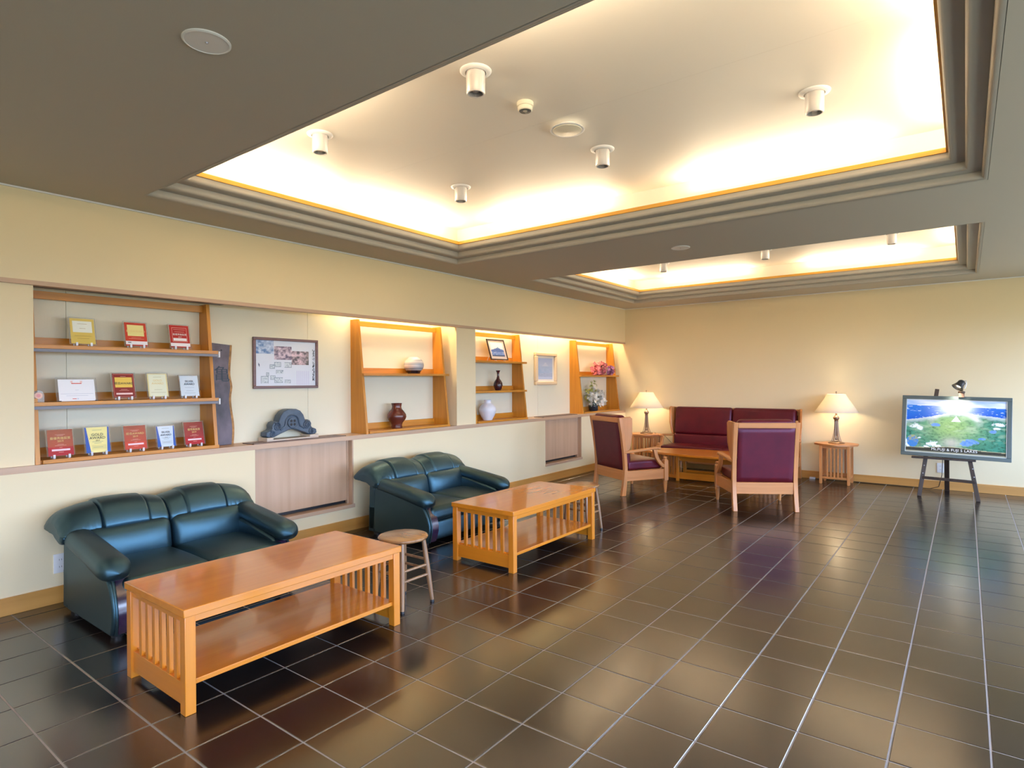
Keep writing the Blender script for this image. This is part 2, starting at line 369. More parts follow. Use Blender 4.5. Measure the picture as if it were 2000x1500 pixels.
for T in (T1, T2, T_ADDED):
    for k in range(3):
        z0 = ZC + RISE * k; d0 = RUN * k; prof = [(d0 - RUN + .0 if k else d0 - NR - .004, z0)]
        for q in range(9):
            a = -pi / 2 + pi / 2 * q / 8; prof.append((d0 - NR + NR * cos(a), z0 + NR + NR * sin(a)))
        prof.append((d0, z0 + RISE))
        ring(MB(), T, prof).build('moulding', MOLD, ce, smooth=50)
    zg = ZC + 3 * RISE; dg = RUN * 2
    ring(MB(), T, [(dg, zg), (dg + .012, zg), (dg + .012, zg + .028), (dg, zg + .028), (dg, zg)]).build('gold_trim', GOLD, ce, smooth=0)
    ring(MB(), T, [(dg, zg + .002), (0, zg + .002), (0, 2.917)]).build('cove_wall', TRAY, ce, smooth=0)
    x0, x1, y0, y1 = T; sm = (y0 + y1) / 2 - .13
    box(x0, x1, y0, sm - .001, 2.915, 2.935).build('tray_panel', TRAY, ce, smooth=0)
    box(x0, x1, sm + .001, y1, 2.9155, 2.9355).build('tray_panel', TRAY, ce, smooth=0)
box(-.3, XR + .2, YN - .1, YB + .1, 3.0, 3.1).build('slab', CEIL, ce, smooth=0)

# ------------------------------------------------------------------ ledge, grilles, heater covers, light bar
tag(box(NB, .002, YN, YB, LZ0, LZ1).build('wall_ledge', OAKy, None, bevel=.001), 'long pale oak ledge under the wall niches and display shelves', 'ledge')
def grille(ya, yb, lab):
    t = thing('vent_grille', lab, 'vent', (-.085, (ya + yb) / 2, LZ1), group='vent grilles on the wall ledge')
    h = (yb - ya) / 2
    mb = MB()
    for q in ((-.078, .078, -h, -h + .012), (-.078, .078, h - .012, h), (-.078, -.066, -h, h), (.066, .078, -h, h)): mb.box(*q, 0, .007)
    mb.build('rim', GRIL, t, smooth=0)
    for k in range(9): box(-.062 + k * .0145, -.053 + k * .0145, -h + .012, h - .012, .0005, .0055).build('slat', GRIL, t, smooth=0)
grille(2.577, 3.484, 'brown slatted vent grille on the ledge under the dark carved roof ornament')
grille(6.73, 7.62, 'brown slatted vent grille on the ledge below the small mountain painting')
def heater(ya, yb, lab):
    t = thing('heater_cover', lab, 'cover', (0, ya, .21), group='oak heater covers in the lower wall'); L = yb - ya
    box(-.118, -.112, 0, L, 0, .626).build('dark_back', BLACK, t, smooth=0)
    box(-.112, .012, -.004, L + .008, 0, .033).build('sill', OAKy, t, bevel=.002)
    box(-.075, -.055, .004, L - .036, .066, .624).build('panel', OAKz, t, bevel=.001)
    box(-.075, -.052, L - .034, L - .016, .033, .624).build('stile', OAKz, t, bevel=.001)
    box(-.112, -.001, L - .014, L, .033, .626).build('jamb', OAKz, t, smooth=0)
    box(-.112, -.001, 0, .003, .033, .626).build('jamb', OAKz, t, smooth=0)
    box(-.11, -.09, .01, L - .04, .036, .06).build('outlet_slot', BLKM, t, smooth=0)
heater(*OPEN[0], 'pale oak heater cover in the lower wall between the two green sofas')
heater(*OPEN[1], 'pale oak heater cover in the lower wall behind the armchair by the niche wall')
bar = box(-.13, -.075, 1.17, 2.385, 1.985, 2.014).build('light_bar', GREYBAR, None, bevel=.002)
tag(bar, 'dark grey unlit light bar above the shelf of award plaques', 'light')

# ------------------------------------------------------------------ display shelves
def shelf(ya, yb, boards, lab, rails=False):
    t = thing('display_shelf', lab, 'shelf', (0, ya, LZ1), group='cherry display shelves in the wall niches'); L = yb - ya; H = 1.985 - LZ1; th = .026
    prof = [(NB, 0), (-.02, 0), (-.145, H), (NB, H)]
    for y in (0, L - th): MB().prism(prof, y, y + th, lambda u, v, s: (u, s, v)).build('side_panel', SHz, t, bevel=.001)
    box(-.215, -.197, th, L - th, 1.925 - LZ1, 1.975 - LZ1).build('top_rail', SHy, t, bevel=.001)
    box(-.245, -.04, th, L - th, .0, .022).build('bottom_board', SHy, t, bevel=.001)
    box(-.042, -.018, th + .012, L + .006, .001, .024).build('front_lip', SHy, t, bevel=.001)
    box(-.250, -.236, th, L - th, .022, .085).build('back_board', SHy, t, bevel=.001)
    for z in boards:
        z -= LZ1; xf = -.02 - .125 * z / H
        box(-.245, xf, th, L - th, z - .022, z).build('shelf_board', SHy, t, bevel=.001)
        box(xf, -.038, -.014, L + .016, z - .024, z).build('front_lip', SHy, t, bevel=.001)
        box(-.250, -.236, th, L - th, z, z + .056).build('back_board', SHy, t, bevel=.001)
        if rails:
            mb = MB().box(-.045, -.036, -.0, L + .018, z - .044, z - .025).box(-.075, -.045, 0, L + .018, z - .030, z - .025)
            mb.build('metal_rail', RAILM, t, smooth=0)
            MB().box(-.05, -.028, L + .012, L + .024, z - .05, z - .004).build('rail_end', WHITE, t, bevel=.002)
    return t
shelf(1.172, 2.307, (1.622, 1.261), 'wide cherry shelf holding rows of award plaques', True)
shelf(3.734, 4.895, (1.460,), 'cherry shelf with one middle board holding a round pot and a brown vase')
shelf(5.345, 6.380, (1.624, 1.259), 'cherry shelf with two boards holding a standing photo, a bottle vase and a white vase')
shelf(7.809, 9.000, (1.459,), 'cherry shelf in the room corner holding two flower arrangements')

# ------------------------------------------------------------------ award plaques
def rgb(*c): return lin(c)
def plaque(y, z, wd, ht, lab, base, paint, texts, feet=True, x=-.098, margin=.007):
    t = thing('award_plaque', lab, 'plaque', (x, y, z), group='award plaques on the wide shelf')
    tilt = R(13); zo = .018 if feet else .002
    Mx = Matrix.Translation((0, 0, zo)) @ Matrix.Rotation(-tilt, 4, 'Y')   # plate local: y width, z up, +x front
    ms = margin
    p = MB().box(-.008, 0, -wd / 2 - ms, wd / 2 + ms, -ms * .4, ht + ms).xf(Mx).build('plate', ACRYL, t, smooth=0)
    mb = MB(); e = .0006
    def Q(u0, v0, u1, v1, c, lvl): mb.col = c; mb.quad((e * lvl, (u0 - .5) * wd, v0 * ht), (e * lvl, (u1 - .5) * wd, v0 * ht), (e * lvl, (u1 - .5) * wd, v1 * ht), (e * lvl, (u0 - .5) * wd, v1 * ht))
    def P4(pts, c, lvl): mb.col = c; mb.quad(*[(e * lvl, (u - .5) * wd, v * ht) for u, v in pts])
    Q(0, 0, 1, 1, base, 1)
    paint(Q, P4)
    mb.xf(Mx).build('print', PRINT, t, smooth=0)
    for s, v, sz, ink in texts:
        TM = Mx @ Matrix.Translation((e * 5, 0, v * ht)) @ Matrix(((0, 0, 1, 0), (1, 0, 0, 0), (0, 1, 0, 0), (0, 0, 0, 1)))
        text(s, sz, ink, t, TM, extr=.0002)
    if feet:
        for s in (-1, 1):
            yy_ = s * wd * .3
            f = MB().box(-.05, .014, yy_ - .004, yy_ + .004, 0, .006).box(.008, .014, yy_ - .006, yy_ + .006, .004, .026).box(-.05, -.044, yy_ - .003, yy_ + .003, .004, .075)
            f.build('stand_foot', FOOTM, t, smooth=0)
    return t
red1 = rgb(158, 30, 38); red2 = rgb(190, 40, 40); dred = rgb(120, 12, 40); yel = rgb(236, 226, 150); gold = rgb(214, 186, 70); wht = rgb(236, 234, 236); sil = rgb(206, 222, 234); blu = rgb(24, 84, 176); brick = rgb(165, 66, 46)
A, B_, C_ = 1.622, 1.261, LZ1 + .022
lines = lambda Q, vs, c, lv=2: [Q(.5 - w_ / 2, v, .5 + w_ / 2, v + .012, c, lv) for v, w_ in vs]
def pt1(Q, P4): Q(.1, .45, .9, .9, rgb(232, 238, 226), 2); lines(Q, ((.3, .7), (.2, .5), (.78, .4), (.6, .25)), rgb(150, 120, 40), 3)
plaque(1.456, A, .137, .172, 'yellow award plaque with a pale window on the top board', rgb(212, 188, 92), pt1, [])
def pt2(Q, P4): Q(.12, .42, .88, .9, yel, 2); Q(0, .05, 1, .2, wht, 2); lines(Q, ((.34, .45), (.29, .7)), rgb(230, 170, 150), 3); Q(.1, .12, .25, .16, rgb(120, 110, 120), 3)
plaque(1.776, A, .138, .168, 'orange-red award plaque with a yellow window on the top board', rgb(196, 52, 30), pt2, [('総合AWARD', .62, .021, INKG)])
def pt3(Q, P4):
    for q in ((.12, .26, .88, .275), (.12, .88, .88, .895), (.12, .26, .135, .895), (.865, .26, .88, .895)): Q(*q, rgb(240, 190, 180), 2)
    Q(.16, .3, .84, .42, wht, 3); Q(0, .05, 1, .2, wht, 2); lines(Q, ((.70, .5), (.80, .6)), rgb(240, 190, 180), 3)
plaque(2.072, A, .138, .17, 'red award plaque with white characters on the top board', rgb(176, 28, 28), pt3, [('最優秀施設賞', .58, .0165, INKW), ('2017', .47, .012, INKW)])
# second board
t = thing('award_badge', 'small round-topped clear badge at the pillar end of the middle board', 'badge', (-.07, 1.202, B_))
MB().prism([(-.03, 0), (.03, 0), (.03, .04)] + [(.03 * cos(a), .045 + .03 * sin(a)) for a in [pi * k / 10 for k in range(1, 10)]] + [(-.03, .04)], -.004, .004, lambda u, v, s: (s, u, v)).build('plate', ACRYL, t, smooth=0)
mb = MB(); mb.col = rgb(214, 150, 110); mb.prism([(.021 * cos(2 * pi * k / 16), .042 + .021 * sin(2 * pi * k / 16)) for k in range(16)], .0042, .005, lambda u, v, s: (s, u, v)); mb.col = rgb(200, 90, 70); mb.prism([(.011 * cos(2 * pi * k / 12), .042 + .011 * sin(2 * pi * k / 12)) for k in range(12)], .005, .0056, lambda u, v, s: (s, u, v)); mb.build('emblem', PRINT, t, smooth=0)
def pt4(Q, P4):
    Q(.36, .79, .64, .83, rgb(206, 80, 70), 2); lines(Q, ((.33, .9), (.24, .6), (.5, .1)), rgb(190, 196, 210), 2)
    Q(.34, .84, .4, .93, rgb(232, 196, 190), 2); Q(.6, .84, .66, .93, rgb(232, 196, 190), 2); Q(.36, .09, .47, .12, rgb(206, 90, 80), 2); Q(.49, .08, .53, .13, rgb(200, 210, 230), 2)
o = plaque(1.418, B_, .203, .145, 'wide white certificate in a clear stand on the middle board', rgb(240, 242, 246), pt4, [], feet=False, x=-.09, margin=.012)
for s in (-1, 1): MB().box(-.03, .03, s * .1 - .002, s * .1 + .002, .0, .006).build('stand_foot', BLKM, o, smooth=0)
def pt5(Q, P4):
    for q in ((.03, .03, .97, .045), (.03, .955, .97, .97), (.03, .03, .045, .97), (.955, .03, .97, .97)): Q(*q, rgb(200, 120, 110), 2)
    Q(.1, .42, .9, .84, rgb(236, 200, 90), 2); Q(.12, .12, .88, .19, rgb(235, 205, 205), 2); lines(Q, ((.33, .3), (.28, .45), (.87, .25)), rgb(230, 170, 160), 2)
plaque(1.697, B_, .134, .17, 'dark red award plaque with a golden window on the middle board', rgb(130, 16, 24), pt5, [('総合AWARD', .58, .021, INKD)])
def pt6(Q, P4): Q(.06, .03, .94, .97, rgb(228, 232, 206), 2); lines(Q, ((.3, .4), (.18, .75), (.85, .4)), rgb(170, 170, 130), 3)
plaque(1.917, B_, .133, .17, 'pale yellow gold award plaque on the middle board', rgb(222, 210, 150), pt6, [('GOLD', .70, .022, INKG), ('AWARD', .57, .022, INKG)])
def pt7(Q, P4): lines(Q, ((.42, .5), (.25, .4), (.14, .6)), rgb(140, 160, 180), 2)
plaque(2.138, B_, .132, .155, 'silvery blue award plaque on the middle board', sil, pt7, [('SILVER', .72, .021, INKD), ('AWARD', .58, .021, INKD)])
# bottom board
def ptr(top, bot):
    def f(Q, P4):
        for k in range(6): Q(0, .33 + k * .1117, 1, .33 + (k + 1) * .1117, tuple(a * (1 - k / 9) + b * k / 9 for a, b in zip(top, rgb(110, 20, 20))), 2)
        Q(0, 0, 1, .33, bot, 2); Q(.14, .18, .86, .25, rgb(240, 214, 220), 3); lines(Q, ((.42, .25), (.38, .45), (.3, .12), (.12, .2), (.8, .4), (.76, .25)), rgb(226, 170, 160), 3)
    return f
plaque(1.320, C_, .136, .168, 'brick-red award plaque at the pillar end of the bottom row', brick, ptr(brick, rgb(168, 10, 36)), [('最優秀施設賞', .66, .0185, INKG), ('2019', .55, .017, INKG)], x=-.07)
def ptb(c0):
    def f(Q, P4):
        P4([(0, 0), (.2, 0), (.06, 1), (0, 1)], blu, 2); P4([(.86, 0), (1, 0), (1, 1), (.94, 1)], blu, 2); Q(.24, .12, .84, .3, tuple(a * .88 for a in c0), 2); lines(Q, ((.88, .4), (.42, .45), (.36, .3), (.2, .4)), rgb(120, 140, 130), 3)
    return f
plaque(1.527, C_, .140, .170, 'pale green gold award plaque with blue corners in the bottom row', yel, ptb(yel), [('GOLD', .70, .025, INKD), ('AWARD', .57, .025, INKD), ('2019', .47, .012, INKD)], x=-.07)
plaque(1.756, C_, .138, .166, 'orange-red award plaque in the middle of the bottom row', rgb(168, 50, 40), ptr(rgb(176, 60, 46), rgb(196, 62, 46)), [('総合AWARD', .66, .020, INKG), ('2019', .54, .017, INKG)], x=-.07)
plaque(1.957, C_, .122, .15, 'white and silver award plaque with blue corners in the bottom row', sil, ptb(sil), [('SILVER', .70, .020, INKD), ('AWARD', .56, .020, INKD), ('2019', .44, .010, INKD)], x=-.07)
plaque(2.157, C_, .138, .168, 'crimson award plaque next to the shelf end panel in the bottom row', rgb(140, 14, 30), ptr(rgb(150, 16, 34), rgb(168, 6, 30)), [('優秀施設賞', .66, .0185, INKG), ('2019', .54, .017, INKG)], x=-.07)

# ------------------------------------------------------------------ wall pieces in the niches
# carved plank
def edge(z): return .165 + .012 * sin(z * 9) + .016 * math.exp(-((z - .47) / .06) ** 2) - .012 * math.exp(-((z - .30) / .12) ** 2)
t = thing('name_plank', 'tall dark carved wooden plank with a raw bark edge standing beside the award shelf', 'plank', (-.20, 2.345, LZ1))
Mx = Matrix.Rotation(R(-2.5), 4, 'Y'); N = 26; H = .805
PLK = plain('plank_stain', (.095, .075, .095), .45, var=.6, vscale=9, bump=.2, bscale=40, stretch=(1, 1, .6))
MB().prism([(0, 0)] + [(edge(H * k / N) - .018, H * k / N) for k in range(N + 1)] + [(.0, H + .012)], 0, .026, lambda u, v, s: (s, u, v)).xf(Mx).build('board', PLK, t, bevel=.002)
BARK = plain('raw_edge', (.36, .18, .05), .6, var=.4, vscale=30)
mb = MB(); e0 = [(edge(H * k / N), H * k / N) for k in range(N + 1)]
MB().prism([(u - .0175, v) for u, v in e0] + [(u, v) for u, v in e0[::-1]], -.001, .024, lambda u, v, s: (s, u, v)).xf(Mx).build('bark_edge', BARK, t, smooth=50)
MB().lathe([(.006, 0), (.006, .002)], 10).xf(Mx @ Matrix.Translation((.0262, .085, H - .045)) @ Matrix.Rotation(pi / 2, 4, 'Y')).build('hanging_hole', BLACK, t)
INKB = plain('carved_ink', (.018, .035, .055), .6)
text('亀', .135, INKB, t, Mx @ Matrix.Translation((.0265, .085, .56)) @ Matrix(((0, 0, 1, 0), (1, 0, 0, 0), (0, 1, 0, 0), (0, 0, 0, 1))))
# framed plan of old house
def frame4(w_, h_, b, d, mat, parent, name='frame', bevel=.003):   # frame in the y-z plane, front +x
    mb = MB().box(0, d, -w_ / 2, w_ / 2, h_ - b, h_).box(0, d, -w_ / 2, w_ / 2, 0, b).box(0, d, -w_ / 2, -w_ / 2 + b, b, h_ - b).box(0, d, w_ / 2 - b, w_ / 2, b, h_ - b)
    return mb.build(name, mat, parent, smooth=0, bevel=bevel)
def paint_grid(nu, nv, w_, h_, fn, x=0.004):
    mb = MB(); vs = []
    for i in range(nu):
        for j in range(nv):
            mb.col = tuple(fn((i + .5) / nu, (j + .5) / nv))
            y0, y1, z0, z1 = (i / nu - .5) * w_, ((i + 1) / nu - .5) * w_, j / nv * h_, (j + 1) / nv * h_
            mb.quad((x, y0, z0), (x, y1, z0), (x, y1, z1), (x, y0, z1))
    return mb
def vnoise(seed):
    rs = np.random.RandomState(seed); T = rs.rand(64, 64)
    def f(x, y):
        xi, yi = int(math.floor(x)), int(math.floor(y)); a, b = x - xi, y - yi; a = a * a * (3 - 2 * a); b = b * b * (3 - 2 * b)
        g = lambda i, j: T[i % 64, j % 64]
        return (g(xi, yi) * (1 - a) + g(xi + 1, yi) * a) * (1 - b) + (g(xi, yi + 1) * (1 - a) + g(xi + 1, yi + 1) * a) * b
    return lambda x, y: .55 * f(x, y) + .28 * f(2.1 * x, 2.1 * y + 9) + .17 * f(4.3 * x + 5, 4.3 * y)
vn = vnoise(3)
mixc = lambda a, b, t: tuple(p * (1 - t) + q * t for p, q in zip(a, b))
def plan_fn(u, v):
    base = rgb(222, 228, 238)
    def ph(u0, u1, v0, v1, dark, lite):
        if u0 < u < u1 and v0 < v < v1:
            n = vn(u * 26, v * 22); return mixc(dark, lite, min(1, max(0, (n - .3) * 2.2)))
    for q in ((0.0, .295, .70, 1.0, rgb(96, 130, 180), rgb(206, 220, 238)), (.30, .585, .585, .875, rgb(110, 100, 120), rgb(226, 208, 220)), (.585, .875, .47, .775, rgb(100, 95, 100), rgb(232, 206, 216))):
        c = ph(*q)
        if c:
            if q[0] == .585 and u > .83: c = mixc(c, rgb(90, 95, 80), .5)
            return c
    if .935 < u < .972 and .12 < v < .83 and vn(u * 150, v * 60) > .52: return rgb(70, 78, 84)
    if .05 < u < .075 and .42 < v < .5 and abs((u - .05) * 3 - (.5 - v)) < .03: return rgb(60, 80, 110)
    if .66 < u < .88 and .03 < v < .34: return mixc(base, rgb(204, 204, 226), .5 + .4 * sin(u * 190))
    for a, b, c, d in ((.23, .31, .38, .47), (.30, .41, .42, .52), (.46, .58, .41, .52), (.33, .45, .27, .36), (.09, .21, .06, .22), (.30, .44, .08, .2), (.17, .22, .22, .3), (.46, .56, .06, .14), (.24, .32, .14, .24)):
        if a < u < b and c < v < d:
            if min(u - a, b - u) < .008 or min(v - c, d - v) < .012 or vn(u * 90, v * 90) > .63: return rgb(150, 165, 178)
            return rgb(206, 216, 222)
    return mixc(base, rgb(206, 214, 226), .4 * vn(u * 8, v * 8))
t = thing('framed_plan', 'brown framed sheet of old house photos and floor plans hanging in the niche', 'picture', (NB + .001, 3.035, 1.323))
frame4(.635, .441, .024, .02, wood('frame_brown', (.10, .035, .025), (.17, .06, .045), 'y', .4), t)
paint_grid(110, 76, .600, .405, plan_fn, .008).xf(Matrix.Translation((0, 0, .018))).build('print', PAPER, t, smooth=0)
# small mountain painting
def fuji_fn(u, v):
    c = mixc(rgb(196, 206, 226), rgb(170, 186, 222), v)
    peak = .62 + .22 * (1 - min(1, abs(u - .5) / .28)) ** 1.3
    if v < peak - .02: c = mixc(rgb(206, 214, 234), rgb(186, 198, 224), vn(u * 9, v * 9)) if v > .62 else c
    if v < .60 + .04 * vn(u * 5, 2): c = mixc(rgb(150, 176, 212), rgb(176, 190, 222), vn(u * 6, v * 7))
    if v < .30: c = mixc(rgb(146, 162, 194), rgb(182, 194, 224), vn(u * 7, v * 30))
    if v < .12: c = rgb(186, 198, 226)
    return c
t = thing('mountain_painting', 'small cream framed painting of a snowy blue mountain in the niche', 'picture', (NB + .001, 7.13, 1.317))
CRF = plain('cream_frame', (.74, .58, .38), .45)
for (w_, h_, b, d, z0) in ((.545, .46, .05, .045, 0), ): frame4(w_, h_, b, d, CRF, t, bevel=.012)
MB().box(0, .012, -.225, .225, .045, .415).build('mat_board', plain('mat_board', (.8, .76, .7), .7), t, smooth=0)
paint_grid(40, 34, .36, .30, fuji_fn, .0135).xf(Matrix.Translation((0, 0, .08))).build('print', PAPER, t, smooth=0)
# roof ornament
STONE = plain('grey_roof_clay', (.045, .070, .105), .38, var=.35, vscale=14, bump=.3, bscale=80)
t = thing('roof_ornament', 'dark grey carved Japanese roof-end tile with scrolls standing on the ledge', 'ornament', (-.155, 3.0, LZ1 + .035))
half = [(0, .235), (.04, .232), (.08, .215), (.11, .18), (.125, .14), (.128, .125), (.15, .135), (.175, .125), (.19, .10), (.188, .075), (.2, .06), (.24, .045), (.245, .012), (.225, 0), (.17, 0), (.12, .022), (.07, .04), (.03, .055), (0, .06)]
poly = half + [(-u, v) for u, v in half[-2:0:-1]]
MB().prism(poly, -.05, .045, lambda u, v, s: (s, u, v)).build('body', STONE, t, bevel=.006)
arch = [(.065 * cos(a), .115 + .065 * sin(a)) for a in [pi * k / 14 for k in range(15)]]
arch = [(.115, .06), (.075, .085)] + arch + [(-.075, .085), (-.115, .06)]
MB().tube([(.046, u, v) for u, v in arch], .008, 8).build('arch_band', STONE, t)
MB().prism([(.048 * cos(2 * pi * k / 20), .115 + .048 * sin(2 * pi * k / 20)) for k in range(20)], .04, .054, lambda u, v, s: (s, u, v)).build('medallion', STONE, t, bevel=.004)
for a in range(4):
    MB().prism([(.012 * cos(2 * pi * k / 10) + .022 * cos(a * pi / 2 + pi / 4), .115 + .012 * sin(2 * pi * k / 10) + .022 * sin(a * pi / 2 + pi / 4)) for k in range(10)], .052, .055, lambda u, v, s: (s, u, v)).build('crest_hole', BLACK, t)
for s in (-1, 1):
    for cu_, cv_, r0 in ((.145, .088, .036), (.19, .028, .026)):
        MB().tube([(.047, s * (cu_ + r0 * (1 - k / 34) * cos(k * .45 + 1)), cv_ + r0 * (1 - k / 34) * sin(k * .45 + 1)) for k in range(32)], [.0075 * (1 - k / 50) for k in range(32)], 8).build('scroll', STONE, t)
tag(box(-.07, .065, -.25, .25, 0, .016).add(box(-.07, .065, -.25, -.19, .016, .034).v, [[0, 2, 3, 1], [4, 5, 7, 6], [0, 1, 5, 4], [2, 6, 7, 3], [0, 4, 6, 2], [1, 3, 7, 5]]).add(box(-.07, .065, .16, .25, .016, .034).v, [[0, 2, 3, 1], [4, 5, 7, 6], [0, 1, 5, 4], [2, 6, 7, 3], [0, 4, 6, 2], [1, 3, 7, 5]]).build('ornament_stand', plain('pale_wood', (.62, .52, .42), .6), None, loc=(-.155, 3.0, LZ1 + .001), bevel=.002), 'low pale wooden stand under the dark roof ornament', 'stand')

# vases
def vase(name, lab, prof, mat, loc, n=32):
    o = MB().lathe(prof, n, caps=False).build(name, mat, None, loc=loc, smooth=60); return tag(o, lab, 'vase', None)
Mv, _t, _b = new_mat('banded_glaze'); _b.inputs['Roughness'].default_value = .25
_tc = _t.nodes.new('ShaderNodeTexCoord'); _mp = _t.nodes.new('ShaderNodeMapping'); _mp.inputs['Scale'].default_value = (2, 2, 28); _no = _t.nodes.new('ShaderNodeTexNoise'); _no.inputs['Scale'].default_value = 1
_rr = _t.nodes.new('ShaderNodeValToRGB'); _rr.color_ramp.elements[0].position = .38; _rr.color_ramp.elements[0].color = (.22, .26, .32, 1); _rr.color_ramp.elements[1].position = .6; _rr.color_ramp.elements[1].color = (.72, .66, .62, 1)
_sp = _t.nodes.new('ShaderNodeSeparateXYZ'); _cm = _t.nodes.new('ShaderNodeMath'); _cm.operation = 'GREATER_THAN'; _cm.inputs[1].default_value = .034; _mx = _t.nodes.new('ShaderNodeMix'); _mx.data_type = 'RGBA'; _mx.inputs[6].default_value = (.02, .014, .02, 1)
for a, b in ((_tc.outputs['Object'], _mp.inputs[0]), (_mp.outputs[0], _no.inputs['Vector']), (_no.outputs[0], _rr.inputs[0]), (_tc.outputs['Object'], _sp.inputs[0]), (_sp.outputs[2], _cm.inputs[0]), (_cm.outputs[0], _mx.inputs[0]), (_rr.outputs[0], _mx.inputs[7]), (_mx.outputs[2], _b.inputs['Base Color'])): _t.links.new(a, b)
sph = [(.001, .0), (.058, 0), (.066, .004)] + [(.106 * sin(a), .09 - .092 * cos(a)) for a in [R(42 + k * 9.2) for k in range(12)]] + [(.048, .173), (.046, .176), (.040, .172), (.04, .15), (.001, .15)]
vase('round_vase', 'round grey-white banded pot with a dark foot on the middle shelf board', sph, Mv, (-.13, 4.46, 1.4605))
BRN = plain('red_brown_glaze', (.13, .028, .018), .16, spec=.6)
vase('brown_vase', 'red-brown glazed vase with a flared neck on the bottom shelf board', [(.001, 0), (.056, 0), (.058, .012), (.054, .03), (.062, .055), (.09, .09), (.099, .115), (.096, .14), (.075, .172), (.054, .195), (.048, .215), (.052, .245), (.056, .255), (.052, .255), (.042, .22), (.001, .2)], BRN, (-.13, 4.215, LZ1 + .0225))
vase('bottle_vase', 'dark maroon bottle vase with a slim flared neck', [(.001, 0), (.034, 0), (.036, .006), (.050, .03), (.058, .06), (.055, .09), (.040, .12), (.022, .145), (.014, .175), (.013, .205), (.019, .235), (.031, .25), (.028, .25), (.010, .21), (.001, .2)], plain('maroon_glaze', (.05, .012, .016), .15, spec=.6), (-.13, 5.90, 1.2595))
wm = plain('white_glaze', (.78, .80, .86), .3, bump=.25, bscale=60)
vase('white_vase', 'white ribbed porcelain vase with a short straight neck', [(.001, 0), (.055, 0), (.058, .006), (.084, .05), (.103, .1), (.107, .128), (.098, .16), (.072, .19), (.048, .205), (.044, .212), (.044, .243), (.047, .247), (.043, .247), (.038, .21), (.001, .2)], wm, (-.13, 5.69, LZ1 + .0225))
# standing photo
def lake_fn(u, v):
    if v > .47: c = mixc(rgb(226, 230, 238), rgb(168, 200, 226), (v - .47) * 1.5 * vn(u * 6, v * 6) * 2)
    else: c = rgb(90, 120, 190)
    if v < .62 - abs(u - .55) * .35 + .03 * vn(u * 14, 3) and v > .33: c = mixc(rgb(84, 118, 190), rgb(64, 92, 160), vn(u * 10, v * 8))
    if abs(u - .57) < .07 and .60 < v < .70 - abs(u - .57): c = rgb(120, 150, 190)
    if v <= .33: c = mixc(rgb(190, 206, 230), rgb(70, 110, 190), min(1, vn(u * 8, v * 26) * 1.4))
    if v < .08: c = rgb(60, 80, 120)
    return c
t = thing('standing_photo', 'dark framed lake and mountain photo leaning on a small easel stand', 'picture', (-.085, 5.872, 1.6245))
Mx = Matrix.Translation((0, 0, .012)) @ Matrix.Rotation(R(-17), 4, 'Y')
fr = frame4(.345, .272, .014, .016, DARKW, t); fr.matrix_local = Mx
MB().box(.002, .007, -.16, .16, .012, .26).xf(Mx).build('mat_board', plain('mat_pink', (.72, .58, .52), .7), t, smooth=0)
paint_grid(44, 34, .25, .18, lake_fn, .008).xf(Mx @ Matrix.Translation((0, 0, .048))).build('print', PAPER, t, smooth=0)
for s in (-1, 1): MB().tube([(.03, s * .09, .004), (.0, s * .09, .008), (-.03, s * .08, .1)], .004, 6).build('stand_leg', WHITE, t)
MB().tube([(-.06, -.04, .19), (-.125, -.09, .003)], .004, 6).build('stand_leg', WHITE, t)

# flower arrangements
def petals(n, cx, spread, size, rs, up=.3):
    mb = MB()
    for _ in range(n):
        c = Vector([cx[i] + rs.uniform(-1, 1) * spread[i] for i in range(3)]); a0 = rs.uniform(0, 6.28); tl = Vector((rs.uniform(-.3, 1), rs.uniform(-.7, .7), rs.uniform(-.2, 1))).normalized()
        u = tl.orthogonal().normalized(); v = tl.cross(u)
        for k in range(5):
            a = a0 + k * 1.2566; d = u * cos(a) + v * sin(a); e_ = u * -sin(a) + v * cos(a)
            s = size * rs.uniform(.8, 1.15)
            mb.add([c, c + d * s * .6 + e_ * s * .38 + tl * s * .12, c + d * s + tl * s * .28, c + d * s * .6 - e_ * s * .38 + tl * s * .12], [[0, 1, 2, 3]])
    return mb
rs = random.Random(5)
t = thing('pink_flowers', 'pink and lilac silk flowers spilling from a woven basket on the corner shelf', 'flowers', (-.085, 8.50, 1.4595))
t.scale = (1.2, 1.2, 1.15)
PK = plain('pink_petal', (.72, .20, .22), .6, var=.4, vscale=30); LI = plain('lilac_petal', (.44, .20, .38), .6, var=.4, vscale=30); WP = plain('white_petal', (.80, .78, .70), .6, var=.1, vscale=30); YG = plain('yellow_green', (.42, .42, .10), .6, var=.3, vscale=30); LF = plain('leaf_green', (.06, .10, .04), .5, var=.4, vscale=30)
WICK = plain('wicker', (.46, .34, .20), .7, bump=.8, bscale=90, var=.4, vscale=60)
mb = MB().grid(20, 7, lambda u, v: (.06 * cos(2 * pi * u) * (.75 + .35 * v), .02 + .10 * sin(2 * pi * u) * (.75 + .3 * v), .002 + .1 * v), cu=True); mb.lathe([(.001, .004), (.06, .004)], 20, caps=False); mb.build('basket', WICK, t, smooth=60)
petals(70, (.02, -.13, .055), (.05, .11, .045), .036, rs).build('blossoms', PK, t, smooth=0)['kind'] = 'stuff'
petals(40, (.01, -.02, .125), (.05, .10, .045), .036, rs).build('blossoms', PK, t, smooth=0)['kind'] = 'stuff'
petals(40, (.03, .19, .06), (.04, .06, .06), .034, rs).build('lilac_blossoms', LI, t, smooth=0)['kind'] = 'stuff'
mb = MB()
